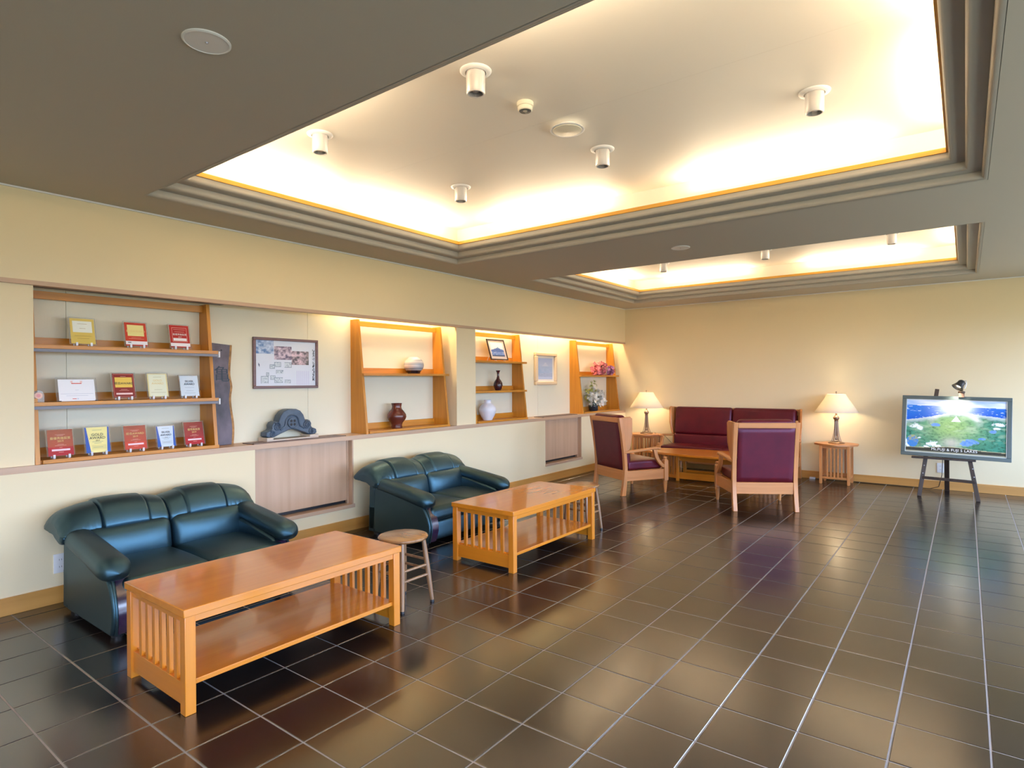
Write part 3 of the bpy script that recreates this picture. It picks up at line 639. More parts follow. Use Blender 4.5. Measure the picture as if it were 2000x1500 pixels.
for _ in range(22):
    p = Vector((rs.uniform(-.03, .05), rs.uniform(-.16, .18), rs.uniform(.03, .13))); d = Vector((rs.uniform(-.5, 1), rs.uniform(-1, 1), rs.uniform(-.2, 1))).normalized() * .06; s = d.cross(Vector((0, 0, 1))).normalized() * .011
    mb.add([p, p + d * .5 + s, p + d, p + d * .5 - s], [[0, 1, 2, 3]])
mb.build('leaves', LF, t, smooth=0)['kind'] = 'stuff'
t = thing('orchid_pot', 'white silk orchids with yellow sprays in a small dark pot on the corner shelf', 'flowers', (-.12, 8.30, LZ1 + .0225))
MB().lathe([(.001, 0), (.06, 0), (.072, .02), (.078, .07), (.080, .09), (.074, .09), (.07, .075), (.001, .07)], 24, caps=False).build('pot', plain('dark_pot', (.02, .025, .035), .2), t)
mb = MB(); tips = []
for _ in range(17):
    a = rs.uniform(-1, 1); h = rs.uniform(.18, .36); tip = Vector((rs.uniform(-.05, .08), a * .24 + (.05 if a > .3 else 0), h - abs(a) * .06)); tips.append(tip)
    mb.tube([(0, 0, .07), (tip.x * .4, tip.y * .3, h * .65), tip], .0022, 5)
mb.build('stems', plain('stem_green', (.10, .13, .04), .5), t)['kind'] = 'stuff'
mb = MB()
for tp in tips: mb2 = petals(6, tp, (.035, .04, .035), .034, rs); mb.add(mb2.v, mb2.f)
m2 = petals(70, (.03, .0, .17), (.06, .14, .09), .036, rs); mb.add(m2.v, m2.f)
mb.build('white_blossoms', WP, t, smooth=0)['kind'] = 'stuff'
petals(34, (.0, -.02, .38), (.03, .10, .09), .022, rs).build('yellow_spray', YG, t, smooth=0)['kind'] = 'stuff'
petals(28, (.0, -.19, .24), (.03, .04, .11), .022, rs).build('yellow_spray', YG, t, smooth=0)['kind'] = 'stuff'
mb = MB()
for _ in range(26):
    p = Vector((rs.uniform(0, .06), rs.uniform(-.13, .1), rs.uniform(.05, .2))); d = Vector((rs.uniform(-.3, 1), rs.uniform(-1, 1), rs.uniform(-.6, 1))).normalized() * .07; s = d.cross(Vector((0, 0, 1))).normalized() * .013
    mb.add([p, p + d * .5 + s, p + d, p + d * .5 - s], [[0, 1, 2, 3]])
mb.build('leaves', LF, t, smooth=0)['kind'] = 'stuff'

# ------------------------------------------------------------------ green leather sofas
HP = [(.055, .575), (.085, .612), (.14, .640), (.215, .650), (.29, .635), (.345, .595), (.378, .54), (.388, .485), (.37, .445), (.33, .435), (.26, .46), (.16, .515)]
def sgn(v, e): return math.copysign(abs(v) ** e, v)
def make_sofa(loc, lab):
    t = thing('leather_sofa', lab, 'sofa', loc, group='green leather two-seat sofas'); W = 1.18
    # base and back shell
    MB().rbox((.40, W / 2, .155), (.21, W / 2 - .055, .115), .02, 3).build('base', LEATH, t, smooth=60)
    MB().prism([(.19, .03), (.27, .03), (.29, .30), (.27, .50), (.21, .50)], .055, W - .055, lambda u, v, s: (u, s, v)).build('back_shell', LEATH, t, bevel=.012)
    MB().rbox((.77, W / 2, .115), (.16, W / 2 - .165, .08), .02, 3).build('front_rail', LEATH, t, smooth=60)
    side = [(.272, .03), (.272, .43), (.33, .44), (.60, .40), (.88, .345), (.925, .29), (.955, .235), (.972, .18), (.972, .13), (.958, .08), (.935, .03)]
    for k, s in enumerate((0, 1)):
        mir = (lambda y: y) if not s else (lambda y: W - y)
        a = MB().prism(side, .05, .165, lambda u, v, q: (u, mir(q), v)).build('arm', LEATH, t, bevel=.014, merge=True)
        # front face insert of plum lacquer, following the bombe front
        fp = [(.905, .325), (.935, .285), (.962, .235), (.979, .18), (.979, .13), (.965, .08), (.945, .036)]
        mb = MB(); n = len(fp)
        for i in range(n - 1):
            (u0, v0), (u1, v1) = fp[i], fp[i + 1]
            f = lambda v: .018 * ((v - .03) / .3 - .5) ** 2 * 2
            mb.add([(u0 + d, mir(y), v0) for y in (.075 + f(v0), .150) for d in (-.03, 0)] + [(u1 + d, mir(y), v1) for y in (.075 + f(v1), .150) for d in (-.03, 0)],
                   [[1, 5, 7, 3], [0, 1, 5, 4], [2, 3, 7, 6]])
        mb.build('front_insert', PLUMW, a, smooth=50, merge=True)
        MB().tube([(u + .002, mir(.058 + .018 * ((v - .03) / .3 - .5) ** 2 * 2 + .008), v) for u, v in fp], .007, 8).build('piping', LEATH, a)
        # padded arm roll, tapering to the front
        def roll(u, v):
            x = .285 + .70 * u; a = 2 * pi * v
            cap = 1.0
            if u > .86: cap = sqrt(max(0, 1 - ((u - .86) / .14) ** 2))
            if u < .05: cap = .55 + .45 * (u / .05)
            ry = (.072 + .013 * u) * max(cap, .02); rz = (.052 + .012 * u) * max(cap, .02)
            zc = .475 - .105 * u ** 1.15
            wr = 1 + .012 * sin(x * 190) * max(0, 1 - abs(u - .04) / .09)
            return (x, mir(.085 - .006 * u + ry * sgn(cos(a), .85) * wr), zc + rz * sgn(sin(a), .85) * wr)
        MB().grid(40, 26, roll, cv=True).build('arm_pad', LEATH, a, smooth=180)
    for k in range(2):
        y0 = .10 + k * (W - .2) / 2; y1 = y0 + (W - .2) / 2; yc = (y0 + y1) / 2; hw = (y1 - y0) / 2
        MB().rbox((.63, yc, .258), (.325, hw - .002, .062), .045, 5, lambda a, b, c, p: (p.x, p.y, p.z + (.020 * (1 - a * a) * (1 - b ** 4) if c > 0 else 0))).build('seat_cushion', LEATH, t, smooth=180)
        bc = MB().rbox((.36, yc, .395), (.085, hw - .002, .115), .055, 5, lambda a, b, c, p: (p.x - .04 * (p.z / .115) * .5 + (.025 * (1 - b ** 4) * (1 - c * c) if a > 0 else 0), p.y, p.z)).build('back_cushion', LEATH, t, smooth=180)
        ya = -.005 if k == 0 else W / 2; yb = W / 2 if k == 0 else W + .005
        def head(u, v, ya=ya, yb=yb, k=k):
            s = u if k == 0 else 1 - u                      # s=0 outer end, 1 = sofa middle
            y = ya + (yb - ya) * u
            q = v * len(HP); i0 = int(q) % len(HP); f = q - int(q)
            p0, p1, p2, p3 = (HP[(i0 + d) % len(HP)] for d in (-1, 0, 1, 2))
            cr = lambda a, b, c, d: .5 * (2 * b + (c - a) * f + (2 * a - 5 * b + 4 * c - d) * f * f + (3 * b - a - 3 * c + d) * f ** 3)
            x, z = cr(p0[0], p1[0], p2[0], p3[0]), cr(p0[1], p1[1], p2[1], p3[1])
            ox, oz = x - .225, z - .545; r_ = sqrt(ox * ox + oz * oz) + 1e-6
            e = min(s / .03, (1 - s) / .035, 1); e = .82 + .18 * sqrt(max(0, 1 - (1 - e) ** 2))
            g = 0
            for c_, dp, wd in ((.36, .017, .010), (.80, .015, .010)): g += dp * math.exp(-((s - c_) / wd) ** 2)
            pl = max(0, min(1, (x - .24) / .1)) * max(0, min(1, (.56 - z) / .08))
            g += .008 * max(0, sin(s * 110)) * math.exp(-((s - .22) / .13) ** 2) * pl
            g += .004 * max(0, sin(v * 190)) * math.exp(-(s / .05) ** 2)
            if z > .5: g -= (.010 if .36 < s < .80 else 0) + .004
            arch = .045 * max(0, abs(s - .56) / .5) ** 2.2 + .03 * max(0, (.12 - s) / .12) ** 2
            ea = 1 if s > .02 else e
            return (.225 + ox * (e - g / r_ * 1.0), y, .545 + oz * (e - g / r_) - arch * max(0, min(1, (z - .47) / .12)))
        hm = MB().grid(110, 44, head, cv=True); hm.f += [list(range(44))[::-1], [109 * 44 + j for j in range(44)]]; hm.c += [None, None]
        hm.build('head_roll', LEATH, bc, smooth=60)
    for x in (.25, .86):
        for y in (.11, W - .11): MB().lathe([(.03, 0), (.035, .035)], 12, (x, y, 0)).build('foot', BLKM, t)
    return t
s1 = make_sofa((0, 1.19, 0), 'dark green leather sofa below the award plaques, behind the nearest coffee table')
dup(s1, (.055, 3.475, 0), 0, 'dark green leather sofa between the two heater covers, behind the farther coffee table')

# ------------------------------------------------------------------ slatted coffee tables
def make_table(loc, lab):
    t = thing('coffee_table', lab, 'table', loc, group='long slatted coffee tables'); X, Y, H = .60, 1.192, .445
    box(0, X, 0, Y, H - .034, H).build('tabletop', CHy, t, bevel=.003)
    for x in (.007, X - .052):
        for y in (.007, Y - .052): box(x, x + .045, y, y + .045, 0, H - .034).build('leg', CHz, t, bevel=.002)
    for x in (.012, X - .034): box(x, x + .022, .052, Y - .052, H - .064, H - .034).build('apron', CHy, t, bevel=.001)
    for y in (.018, Y - .040):
        box(.052, X - .052, y, y + .022, H - .066, H - .034).build('apron', CHx, t, bevel=.001)
        box(.052, X - .052, y, y + .022, .030, .124).build('lower_rail', CHx, t, bevel=.001)
        for k in range(6):
            xc = .052 + (X - .104) * (k + 1) / 7
            box(xc - .013, xc + .013, y + .002, y + .020, .124, H - .066).build('slat', CHz, t, bevel=.001)
    box(.025, X - .022, .034, Y - .034, .114, .136).build('lower_shelf', CHy, t, bevel=.002)
    return t
t1 = make_table((1.393, 1.142, 0), 'long orange-brown slatted coffee table nearest the camera, in front of the first green sofa')
dup(t1, (1.383, 3.405, 0), 0, 'orange-brown slatted coffee table in front of the farther green sofa')

# ------------------------------------------------------------------ round stools
def make_stool(loc, lab, rz=0):
    t = thing('round_stool', lab, 'stool', loc, rz, 'round wooden stools'); H = .425
    MB().lathe([(.001, H - .026), (.135, H - .026), (.150, H - .02), (.155, H - .011), (.152, H - .003), (.142, H), (.001, H - .004)], 40, caps=False).build('seat', STOOL, t, smooth=60)
    top = .088; bot = .125
    for a in range(4):
        ca, sa = cos(pi / 4 + a * pi / 2), sin(pi / 4 + a * pi / 2); q = sqrt(2)
        P = [(ca * q * (bot + (top - bot) * f), sa * q * (bot + (top - bot) * f), .012 + (H - .036) * f) for f in (0, .15, .45, .8, 1)]
        l = MB().tube(P, [.0125, .014, .0165, .015, .013], 12).build('leg', STOOLz, t)
        MB().tube([(P[0][0] * 1.004, P[0][1] * 1.004, 0), P[0]], .0135, 12).build('rubber_foot', BLKM, l)
    def at(a, z):
        f = (z - .012) / (H - .036); q = sqrt(2) * (bot + (top - bot) * f); return (cos(pi / 4 + a * pi / 2) * q, sin(pi / 4 + a * pi / 2) * q, z)
    for a in range(4):
        for z in ((.205, .265) if a % 2 == 0 else (.175, .235)):
            MB().tube([at(a, z), at((a + 1) % 4, z)], .0085, 10).build('rung', STOOLz, t)
    return t
st = make_stool((1.755, 2.565, 0), 'round brown stool between the two coffee tables')
dup(st, (1.735, 4.795, 0), 0, 'round brown stool beyond the farther coffee table, near the armchairs')

# ------------------------------------------------------------------ beech armchairs and settee
def make_seat(name, lab, cat, loc, rz, hw, fw, n, H=.932, group=None):
    t = thing(name, lab, cat, loc, rz, group); xs_ = hw - .0225
    stile = [(-.022, 0), (.002, .12), (.018, .26), (.022, .33), (.010, .50), (-.022, .74), (-.058, H), (-.014, H), (.022, .74), (.052, .50), (.064, .33), (.062, .26), (.052, .12), (.036, 0)]
    lean = lambda z: .042 - .10 * max(0, (z - .3)) / .63
    for s in (-1, 1):
        MB().prism(stile, s * xs_ - .0225, s * xs_ + .0225, lambda u, v, q: (q, u, v)).build('rear_leg', BEz, t, bevel=.004)
        wing = [(-.035, H - .002), (.0, H + .004), (.085, H + .012), (.108, H - .01), (.112, .72), (.108, .62), (.098, .55), (.045, .52), (.0, .62)]
        MB().prism(wing, -.014, .014, lambda u, v, q: (s * (xs_ + q + .30 * max(0, u + .03) * min(1, (v - .5) / .25)), u, v)).build('wing', BEz, t, bevel=.006)
        # arm
        arm = [(.02, .535), (.12, .538), (.30, .552), (.42, .562), (.49, .567), (.525, .556), (.53, .535), (.515, .525), (.49, .538), (.44, .536), (.30, .522), (.12, .508), (.02, .505)]
        MB().prism(arm, -.026, .026, lambda u, v, q: (s * (xs_ + (fw - hw) * u / .6 + q), u, v)).build('arm', BEy, t, bevel=.008)
        sup = [(.425, .535), (.475, .535), (.487, .47), (.515, .41), (.56, .36), (.59, .345), (.59, .305), (.55, .315), (.495, .37), (.45, .44)]
        MB().prism(sup, -.018, .018, lambda u, v, q: (s * (xs_ + (fw - hw) * u / .6 + q), u, v)).build('arm_support', BEz, t, bevel=.005)
        xf = s * (fw - .028)
        p = MB().box(xf - .028, xf + .028, .577, .633, .152, .395).add([(xf - .028, .577, .395), (xf + .028, .577, .395), (xf + .028, .633, .395), (xf - .028, .633, .395), (xf - .014, .591, .415), (xf + .014, .591, .415), (xf + .014, .619, .415), (xf - .014, .619, .415)], [[0, 1, 5, 4], [1, 2, 6, 5], [2, 3, 7, 6], [3, 0, 4, 7], [4, 5, 6, 7]])
        p.lathe([(.012, .413), (.022, .420), (.025, .430), (.018, .440), (.001, .443)], 14, (xf, .605, 0), caps=False)
        p.lathe([(.014, 0), (.017, .03), (.026, .12), (.028, .138), (.022, .142), (.028, .148), (.028, .153)], 16, (xf, .605, 0))
        p.build('front_leg', BEz, t, smooth=35, bevel=.002)
        a_ = (s * xs_, .055); b_ = (s * (fw - .03), .58)
        MB().add([(a_[0] - .014, a_[1], .173), (a_[0] + .014, a_[1], .173), (b_[0] + .014, b_[1], .173), (b_[0] - .014, b_[1], .173), (a_[0] - .014, a_[1], .293), (a_[0] + .014, a_[1], .293), (b_[0] + .014, b_[1], .293), (b_[0] - .014, b_[1], .293)],
                 [[0, 3, 2, 1], [4, 5, 6, 7], [0, 1, 5, 4], [1, 2, 6, 5], [2, 3, 7, 6], [3, 0, 4, 7]]).build('side_rail', BEy, t, bevel=.003)
    box(-fw + .05, fw - .05, .592, .620, .173, .293).build('front_rail', BEx, t, bevel=.003)
    xi = hw - .045
    MB().prism([(-.052, .874), (-.018, .874), (-.022, H - .002), (-.056, H - .002)], -xi, xi, lambda u, v, q: (q, u, v)).build('top_rail', BEx, t, bevel=.003)
    box(-xi, xi, .022, .052, .178, .300).build('back_rail', BEx, t, bevel=.003)
    # leather back panel (rear face), slightly puffed
    def pan(u, v):
        x = -xi + .002 + (2 * xi - .004) * u; z = .302 + .570 * v
        yb_ = .028 - .075 * v; e = min(1, min(u, 1 - u, v, 1 - v) / .05); return (x, yb_ + .006 - .012 * sqrt(max(0, 1 - (1 - e) ** 2)), z)
    MB().grid(22, 22, pan).build('back_panel', BURG, t, smooth=180)
    for k in range(n):
        w_ = 2 * (xi - .004) / n; xc = -xi + .004 + w_ * (k + .5)
        MB().rbox((xc, .055, .755), (w_ / 2 - .001, .052, .208), .045, 5, lambda a, b, c, p: (p.x, p.y - .16 * p.z + (.014 * (1 - a ** 4) * (1 - c * c) if b > 0 else 0), p.z)).build('back_cushion', BURG, t, smooth=180)
        MB().rbox((xc, .09, .455), (w_ / 2 - .001, .052, .100), .03, 5, lambda a, b, c, p: (p.x, p.y - .10 * p.z + (.012 * (1 - a ** 4) * (1 - c * c) if b > 0 else 0), p.z)).build('lumbar_cushion', BURG, t, smooth=180)
        w2 = 2 * (xi + .012) / n; xc = -(xi + .012) + w2 * (k + .5)
        MB().rbox((xc, .345, .348), (w2 / 2 - .001, .245, .056), .028, 4, lambda a, b, c, p: (p.x * (1 + .03 * b), p.y, p.z + (.014 * (1 - a ** 4) * (1 - b ** 4) if c > 0 else 0))).build('seat_cushion', BURG, t, smooth=180)
    box(-xi - .01, xi + .01, .08, .59, .27, .292).build('seat_board', BEx, t, smooth=0)
    return t
def yaw_of(d): return math.atan2(d[1], d[0]) - pi / 2
dA = (.479, .878); dB = (-.525, .851)
cA = make_seat('armchair', 'burgundy leather beech armchair beside the wall niche with the heater cover', 'armchair', (1.292 - .31 * .878, 6.478 + .31 * .479, 0), yaw_of(dA), .333, .372, 1, group='burgundy beech armchairs')
dup(cA, (2.886, 6.583, 0), yaw_of(dB), 'burgundy leather beech armchair standing alone with its back to the camera')
make_seat('settee', 'long burgundy leather settee with a beech frame against the far wall', 'sofa', (1.805, 9.085, 0), pi, .925, .95, 2, H=.955)

# ------------------------------------------------------------------ boat-shaped table
def boat(L, hf, hb, ends, n=24):
    return [(-L + 2 * L * k / n, -(ends + (hf - ends) * (1 - (2 * k / n - 1) ** 2))) for k in range(n + 1)] + [(L - 2 * L * k / n, ends + (hb - ends) * (1 - (2 * k / n - 1) ** 2)) for k in range(n + 1)]
t = thing('oval_table', 'low orange-brown table with bowed edges in front of the settee', 'table', (1.87, 8.05, 0))
MB().prism(boat(.98, .40, .36, .17), .362, .392, lambda u, v, q: (u, v, q)).build('tabletop', CHx, t, bevel=.004)
for s in (-1, 1):
    for r_ in (-1, 1): box(s * .465 - .02, s * .465 + .02, r_ * .13 - .02, r_ * .13 + .02, 0, .362).build('leg', CHz, t, bevel=.002)
    box(s * .80 - .02, s * .80 + .02, -.02, .02, 0, .362).build('leg', CHz, t, bevel=.002)
    for r_ in (-1, 1):
        a_ = Vector((s * .482, r_ * .125, 0)); b_ = Vector((s * .79, r_ * .012, 0)); n_ = Vector((-(b_ - a_).y, (b_ - a_).x, 0)).normalized()
        bar_ = lambda p, q, z0, z1, h: MB().add([p - n_ * h + Vector((0, 0, z0)), p + n_ * h + Vector((0, 0, z0)), q + n_ * h + Vector((0, 0, z0)), q - n_ * h + Vector((0, 0, z0)), p - n_ * h + Vector((0, 0, z1)), p + n_ * h + Vector((0, 0, z1)), q + n_ * h + Vector((0, 0, z1)), q - n_ * h + Vector((0, 0, z1))], [[0, 3, 2, 1], [4, 5, 6, 7], [0, 1, 5, 4], [1, 2, 6, 5], [2, 3, 7, 6], [3, 0, 4, 7]])
        bar_(a_, b_, .03, .075, .010).build('lower_rail', CHx, t, smooth=0); bar_(a_, b_, .33, .362, .010).build('apron', CHx, t, smooth=0)
        for k in range(6):
            f = (k + .7) / 6.4; d_ = (b_ - a_) * .028; c_ = a_ + (b_ - a_) * f
            bar_(c_ - d_, c_ + d_, .075, .33, .008).build('slat', CHz, t, smooth=0)
for r_ in (-1, 1):
    box(-.447, .447, r_ * .13 - .011, r_ * .13 + .011, .275, .362).build('apron', CHx, t, bevel=.001)
    box(-.447, .447, r_ * .13 - .011, r_ * .13 + .011, .03, .12).build('lower_rail', CHx, t, bevel=.001)

# ------------------------------------------------------------------ side tables and lamps
def side_table(loc, lab):
    t = thing('side_table', lab, 'table', loc, group='slatted beech side tables with lamps'); H = .53
    MB().prism(boat(.255, .235, .205, .06, 20), H - .025, H, lambda u, v, q: (u, v, q)).build('tabletop', BEx, t, bevel=.003)
    a = .162
    for x in (-a, a):
        for y in (-a + .02, a - .02): MB().prism([(-.017, .012), (-.011, 0), (.011, 0), (.017, .012), (.017, H - .025), (-.017, H - .025)], y - .017, y + .017, lambda u, v, q: (x + u, q, v)).build('leg', BEz, t, bevel=.002)
    b = a - .02
    for y in (-b, b):
        box(-a + .017, a - .017, y - .010, y + .010, H - .06, H - .025).build('apron', BEx, t, smooth=0); box(-a + .017, a - .017, y - .010, y + .010, .075, .097).build('stretcher', BEx, t, smooth=0)
        for k in range(5): xc = -.084 + k * .042; box(xc - .009, xc + .009, y - .006, y + .006, .097, H - .06).build('slat', BEz, t, smooth=0)
    for x in (-a, a):
        box(x - .010, x + .010, -b + .017, b - .017, H - .06, H - .025).build('apron', BEy, t, smooth=0); box(x - .010, x + .010, -b + .017, b - .017, .075, .097).build('stretcher', BEy, t, smooth=0)
        for k in range(3): yc = -.055 + k * .055; box(x - .006, x + .006, yc - .012, yc + .012, .097, H - .06).build('slat', BEz, t, smooth=0)
    return t
LR = (3.185, 8.93); LL = (.50, 8.90)
sd = side_table((*LR, 0), 'slatted beech side table standing between the settee and the easel')
dup(sd, (*LL, 0), 0, 'slatted beech side table in the room corner behind the armchair')
def lamp(loc, lab):
    t = thing('table_lamp', lab, 'lamp', loc, group='bronze table lamps with white shades')
    MB().lathe([(.001, 0), (.098, 0), (.100, .006), (.094, .013), (.070, .020), (.062, .026), (.001, .026)], 32, caps=False).build('base', BRONZE, t, smooth=50)
    for k in range(6):
        a = k * pi / 3 + .3
        MB().tube([(cos(a) * r, sin(a) * r, z) for r, z in ((.060, .022), (.046, .06), (.032, .12), (.024, .19), (.020, .26), (.019, .30))], .0045, 8).build('rod', BRONZE, t)
    MB().lathe([(.001, .04), (.014, .045), (.018, .055), (.008, .07), (.006, .09), (.009, .1), (.009, .3), (.001, .3)], 16, caps=False).build('stem', BRONZE, t, smooth=60)
    MB().lathe([(.001, .29), (.025, .292), (.027, .30), (.021, .305), (.034, .318), (.039, .334), (.034, .350), (.018, .362), (.012, .37), (.012, .40), (.001, .40)], 24, caps=False).build('ball', BRONZE, t, smooth=60)
    MB().tube([(0, 0, .40), (0, 0, .66)], .004, 8).lathe([(.001, .66), (.007, .662), (.010, .672), (.005, .684), (.001, .69)], 12, caps=False).build('finial', BRONZE, t)
    MB().lathe([(.262, .408), (.226, .462), (.185, .525), (.145, .585), (.108, .652), (.106, .652), (.142, .585), (.182, .525), (.223, .462), (.259, .408), (.262, .408)], 48, caps=False).build('lamp_shade', SHADE, t, smooth=60)
    MB().lathe([(.001, .45), (.018, .455), (.026, .49), (.018, .52), (.012, .54), (.012, .40), (.001, .40)], 16, caps=False).build('bulb', BULB, t)
    point('lamp_light', (loc[0], loc[1], loc[2] + .50), 4.0, (1, .80, .52), .05)
    return t
lamp((*LR, .53), 'bronze table lamp with white shade on the side table near the easel')
lamp((*LL, .53), 'bronze table lamp with white shade on the corner side table')

# ------------------------------------------------------------------ easel, poster and clip lamp
t = thing('easel', 'dark wooden tripod easel holding the aerial landscape picture', 'easel', (4.39, 8.50, 0))
def beam(p, q, w_, d_, name, mat=DARKW, par=None):
    p, q = Vector(p), Vector(q); u = (q - p).normalized(); a = Vector((0, 1, 0)); s = u.cross(a).normalized(); a = s.cross(u)
    vs = [e_ + s * i * w_ / 2 + a * j * d_ / 2 for e_ in (p, q) for i, j in ((-1, -1), (1, -1), (1, 1), (-1, 1))]
    return MB().add(vs, [[3, 2, 1, 0], [4, 5, 6, 7], [0, 1, 5, 4], [1, 2, 6, 5], [2, 3, 7, 6], [3, 0, 4, 7]]).build(name, mat, par or t, bevel=.003)
beam((-.275, .01, 0), (-.105, .185, 1.255), .042, .022, 'front_leg'); beam((.275, -.03, 0), (.09, .185, 1.12), .042, .022, 'front_leg')
beam((-.02, .58, 0), (-.02, .20, 1.10), .05, .022, 'rear_leg')
beam((-.245, .035, .218), (.25, -.0, .212), .034, .018, 'cross_rail'); beam((-.35, .045, .452), (.255, .03, .450), .022, .06, 'ledge')
for s in (-1, 1):
    for z in (.27, .36): MB().lathe([(.006, 0), (.006, .004)], 10).xf(Matrix.Translation((s * (.275 - z * .135), (.01 if s < 0 else -.03) + z * .14 - .012, z)) @ Matrix.Rotation(pi / 2, 4, 'X')).build('bolt', ALU, t)
FRG = plain('grey_green_frame', (.075, .105, .105), .3, spec=.6)
t = thing('landscape_picture', 'large framed aerial picture of a mountain and lakes resting on the easel', 'picture', (4.442, 8.535, .465))
Mx = Matrix.Rotation(R(-9), 4, 'X') @ Matrix.Rotation(R(1.2), 4, 'Y')
W2, H2, b = .512, .715, .042
mb = MB()
for q in ((-W2, W2, H2 - b, H2), (-W2, W2, 0, b), (-W2, -W2 + b, b, H2 - b), (W2 - b, W2, b, H2 - b)): mb.box(q[0], q[1], 0, .028, q[2], q[3])
mb.xf(Mx).build('frame', FRG, t, bevel=.004)
mb = MB()
for q in ((-W2 + b, W2 - b, H2 - b - .006, H2 - b), (-W2 + b, W2 - b, b, b + .006), (-W2 + b, -W2 + b + .006, b, H2 - b), (W2 - b - .006, W2 - b, b, H2 - b)): mb.box(q[0], q[1], .003, .02, q[2], q[3])
mb.xf(Mx).build('inner_trim', plain('pale_trim', (.55, .58, .55), .4), t, smooth=0)
box(-W2 + .01, W2 - .01, .014, .026, .01, H2 - .01).xf(Mx).build('backing', BLACK, t, smooth=0)
va, vb = vnoise(11), vnoise(23)
def land(u, v):
    cl = va(u * 9, v * 16); fine = vb(u * 46, v * 40); mid = vb(u * 15 + 3, v * 15)
    hz = .895 - .02 * u
    sm = lambda x: max(0, min(1, x))
    painted_glow = math.exp(-((u - .50) / .20) ** 2 - ((v - .90) / .20) ** 2)  # clip lamp's pool of light, painted into the print colours
    if v > hz: c = mixc(rgb(138, 180, 232), rgb(240, 243, 250), sm(va(u * 4, v * 26) * 2.2 - .5)); return mixc(c, rgb(250, 250, 252), painted_glow * .6)
    coast = .60 + .17 * math.exp(-((u - .50) / .30) ** 2) + .05 * (mid - .5)
    if u > .55: coast = max(coast, .775 - .10 * sm((u - .62) * 2) + .03 * (mid - .5))
    if v > coast:
        c = mixc(rgb(20, 92, 200), rgb(40, 130, 224), sm((v - coast) * 3)); c = mixc(c, rgb(214, 222, 248), sm(painted_glow * 1.1))
        return mixc(c, rgb(224, 234, 248), sm((vb(u * 22, v * 60) - .66) * 6))
    yel = math.exp(-((u - .47) / .27) ** 2 - ((v - .47) / .33) ** 2)
    g = mixc(rgb(60, 140, 118), rgb(158, 190, 118), yel); g = mixc(g, rgb(24, 74, 52), sm((fine - .45) * 2.4) * (1 - .55 * yel)); g = mixc(g, rgb(196, 214, 176), sm((cl - .52) * 2.4) * .7)
    if v < .42: g = mixc(g, rgb(30, 84, 58), sm((.42 - v) * 1.6) * sm((mid - .35) * 3) * .8)
    g = mixc(g, rgb(222, 226, 234), sm(1 - (coast - v) * 12) * .8)
    d = math.hypot((u - .50) / .40, (v - .55) / .40)
    g = mixc(g, rgb(232, 230, 226), sm(1 - abs(d - .60) * 7) * sm((v - .50) * 6) * sm(mid * 1.6))
    g = mixc(g, rgb(212, 200, 190), math.exp(-((u - .47) / .09) ** 2 - ((v - .20) / .10) ** 2) * .7)
    pk = .71 - abs(u - .515) * 2.2
    if v < pk and v > .60: g = mixc(rgb(246, 244, 242), rgb(176, 156, 150), sm((fine - .5) * 2.5 + (pk - v) * 2 - .1))
    for cu_, cv_, ru, rv in ((.665, .245, .075, .045), (.615, .205, .055, .045), (.77, .31, .035, .022), (.875, .45, .035, .026), (.31, .53, .045, .03)):
        q = ((u - cu_) / ru) ** 2 + ((v - cv_) / rv) ** 2
        g = mixc(g, mixc(rgb(58, 116, 214), rgb(140, 176, 232), fine), sm((1.25 - q + (fine - .5) * 1.6) * 2))
    for cu_, cv_, ru, rv in ((.10, .49, .07, .05), (.135, .46, .04, .05), (.28, .17, .06, .05), (.33, .13, .04, .03), (.94, .58, .07, .035), (.91, .51, .035, .02), (.02, .16, .04, .10), (.645, .085, .025, .015), (.95, .05, .04, .015), (.14, .27, .025, .015), (.21, .10, .04, .025)):
        q = ((u - cu_) / ru) ** 2 + ((v - cv_) / rv) ** 2; g = mixc(g, rgb(240, 243, 247), sm((1.1 - q + (fine - .5) * 2.4) * 1.6))
    q = ((u - .07) / .062) ** 2 + ((v - .205) / .115) ** 2
    if q < 1: g = mixc(rgb(64, 130, 200), rgb(170, 170, 120), sm((v - .19) * 8 + (fine - .5) * 3))
    bnd = .075 + .045 * math.exp(-((u - .48) / .22) ** 2)
    if v < .02: g = rgb(150, 150, 130)
    elif v < bnd: g = mixc(rgb(44, 44, 34), rgb(70, 66, 50), fine)
    elif v < bnd + .012: g = rgb(186, 178, 140)
    return g
pw, ph_ = 2 * (W2 - b - .006), H2 - 2 * b - .012
g = paint_grid(210, 126, pw, ph_, land, 0); g.v = [(y, .0125 - x, z + b + .006) for x, y, z in g.v]; g.xf(Mx).build('print', PAPER, t, smooth=0)
text('Mt.FUJI & FUJI 5 LAKES', .042, INKW, t, Mx @ Matrix.Translation((0, .0115, b + .006 + .068 * ph_)) @ Matrix.Rotation(pi / 2, 4, 'X'), extr=.0003, spacing=1.05)
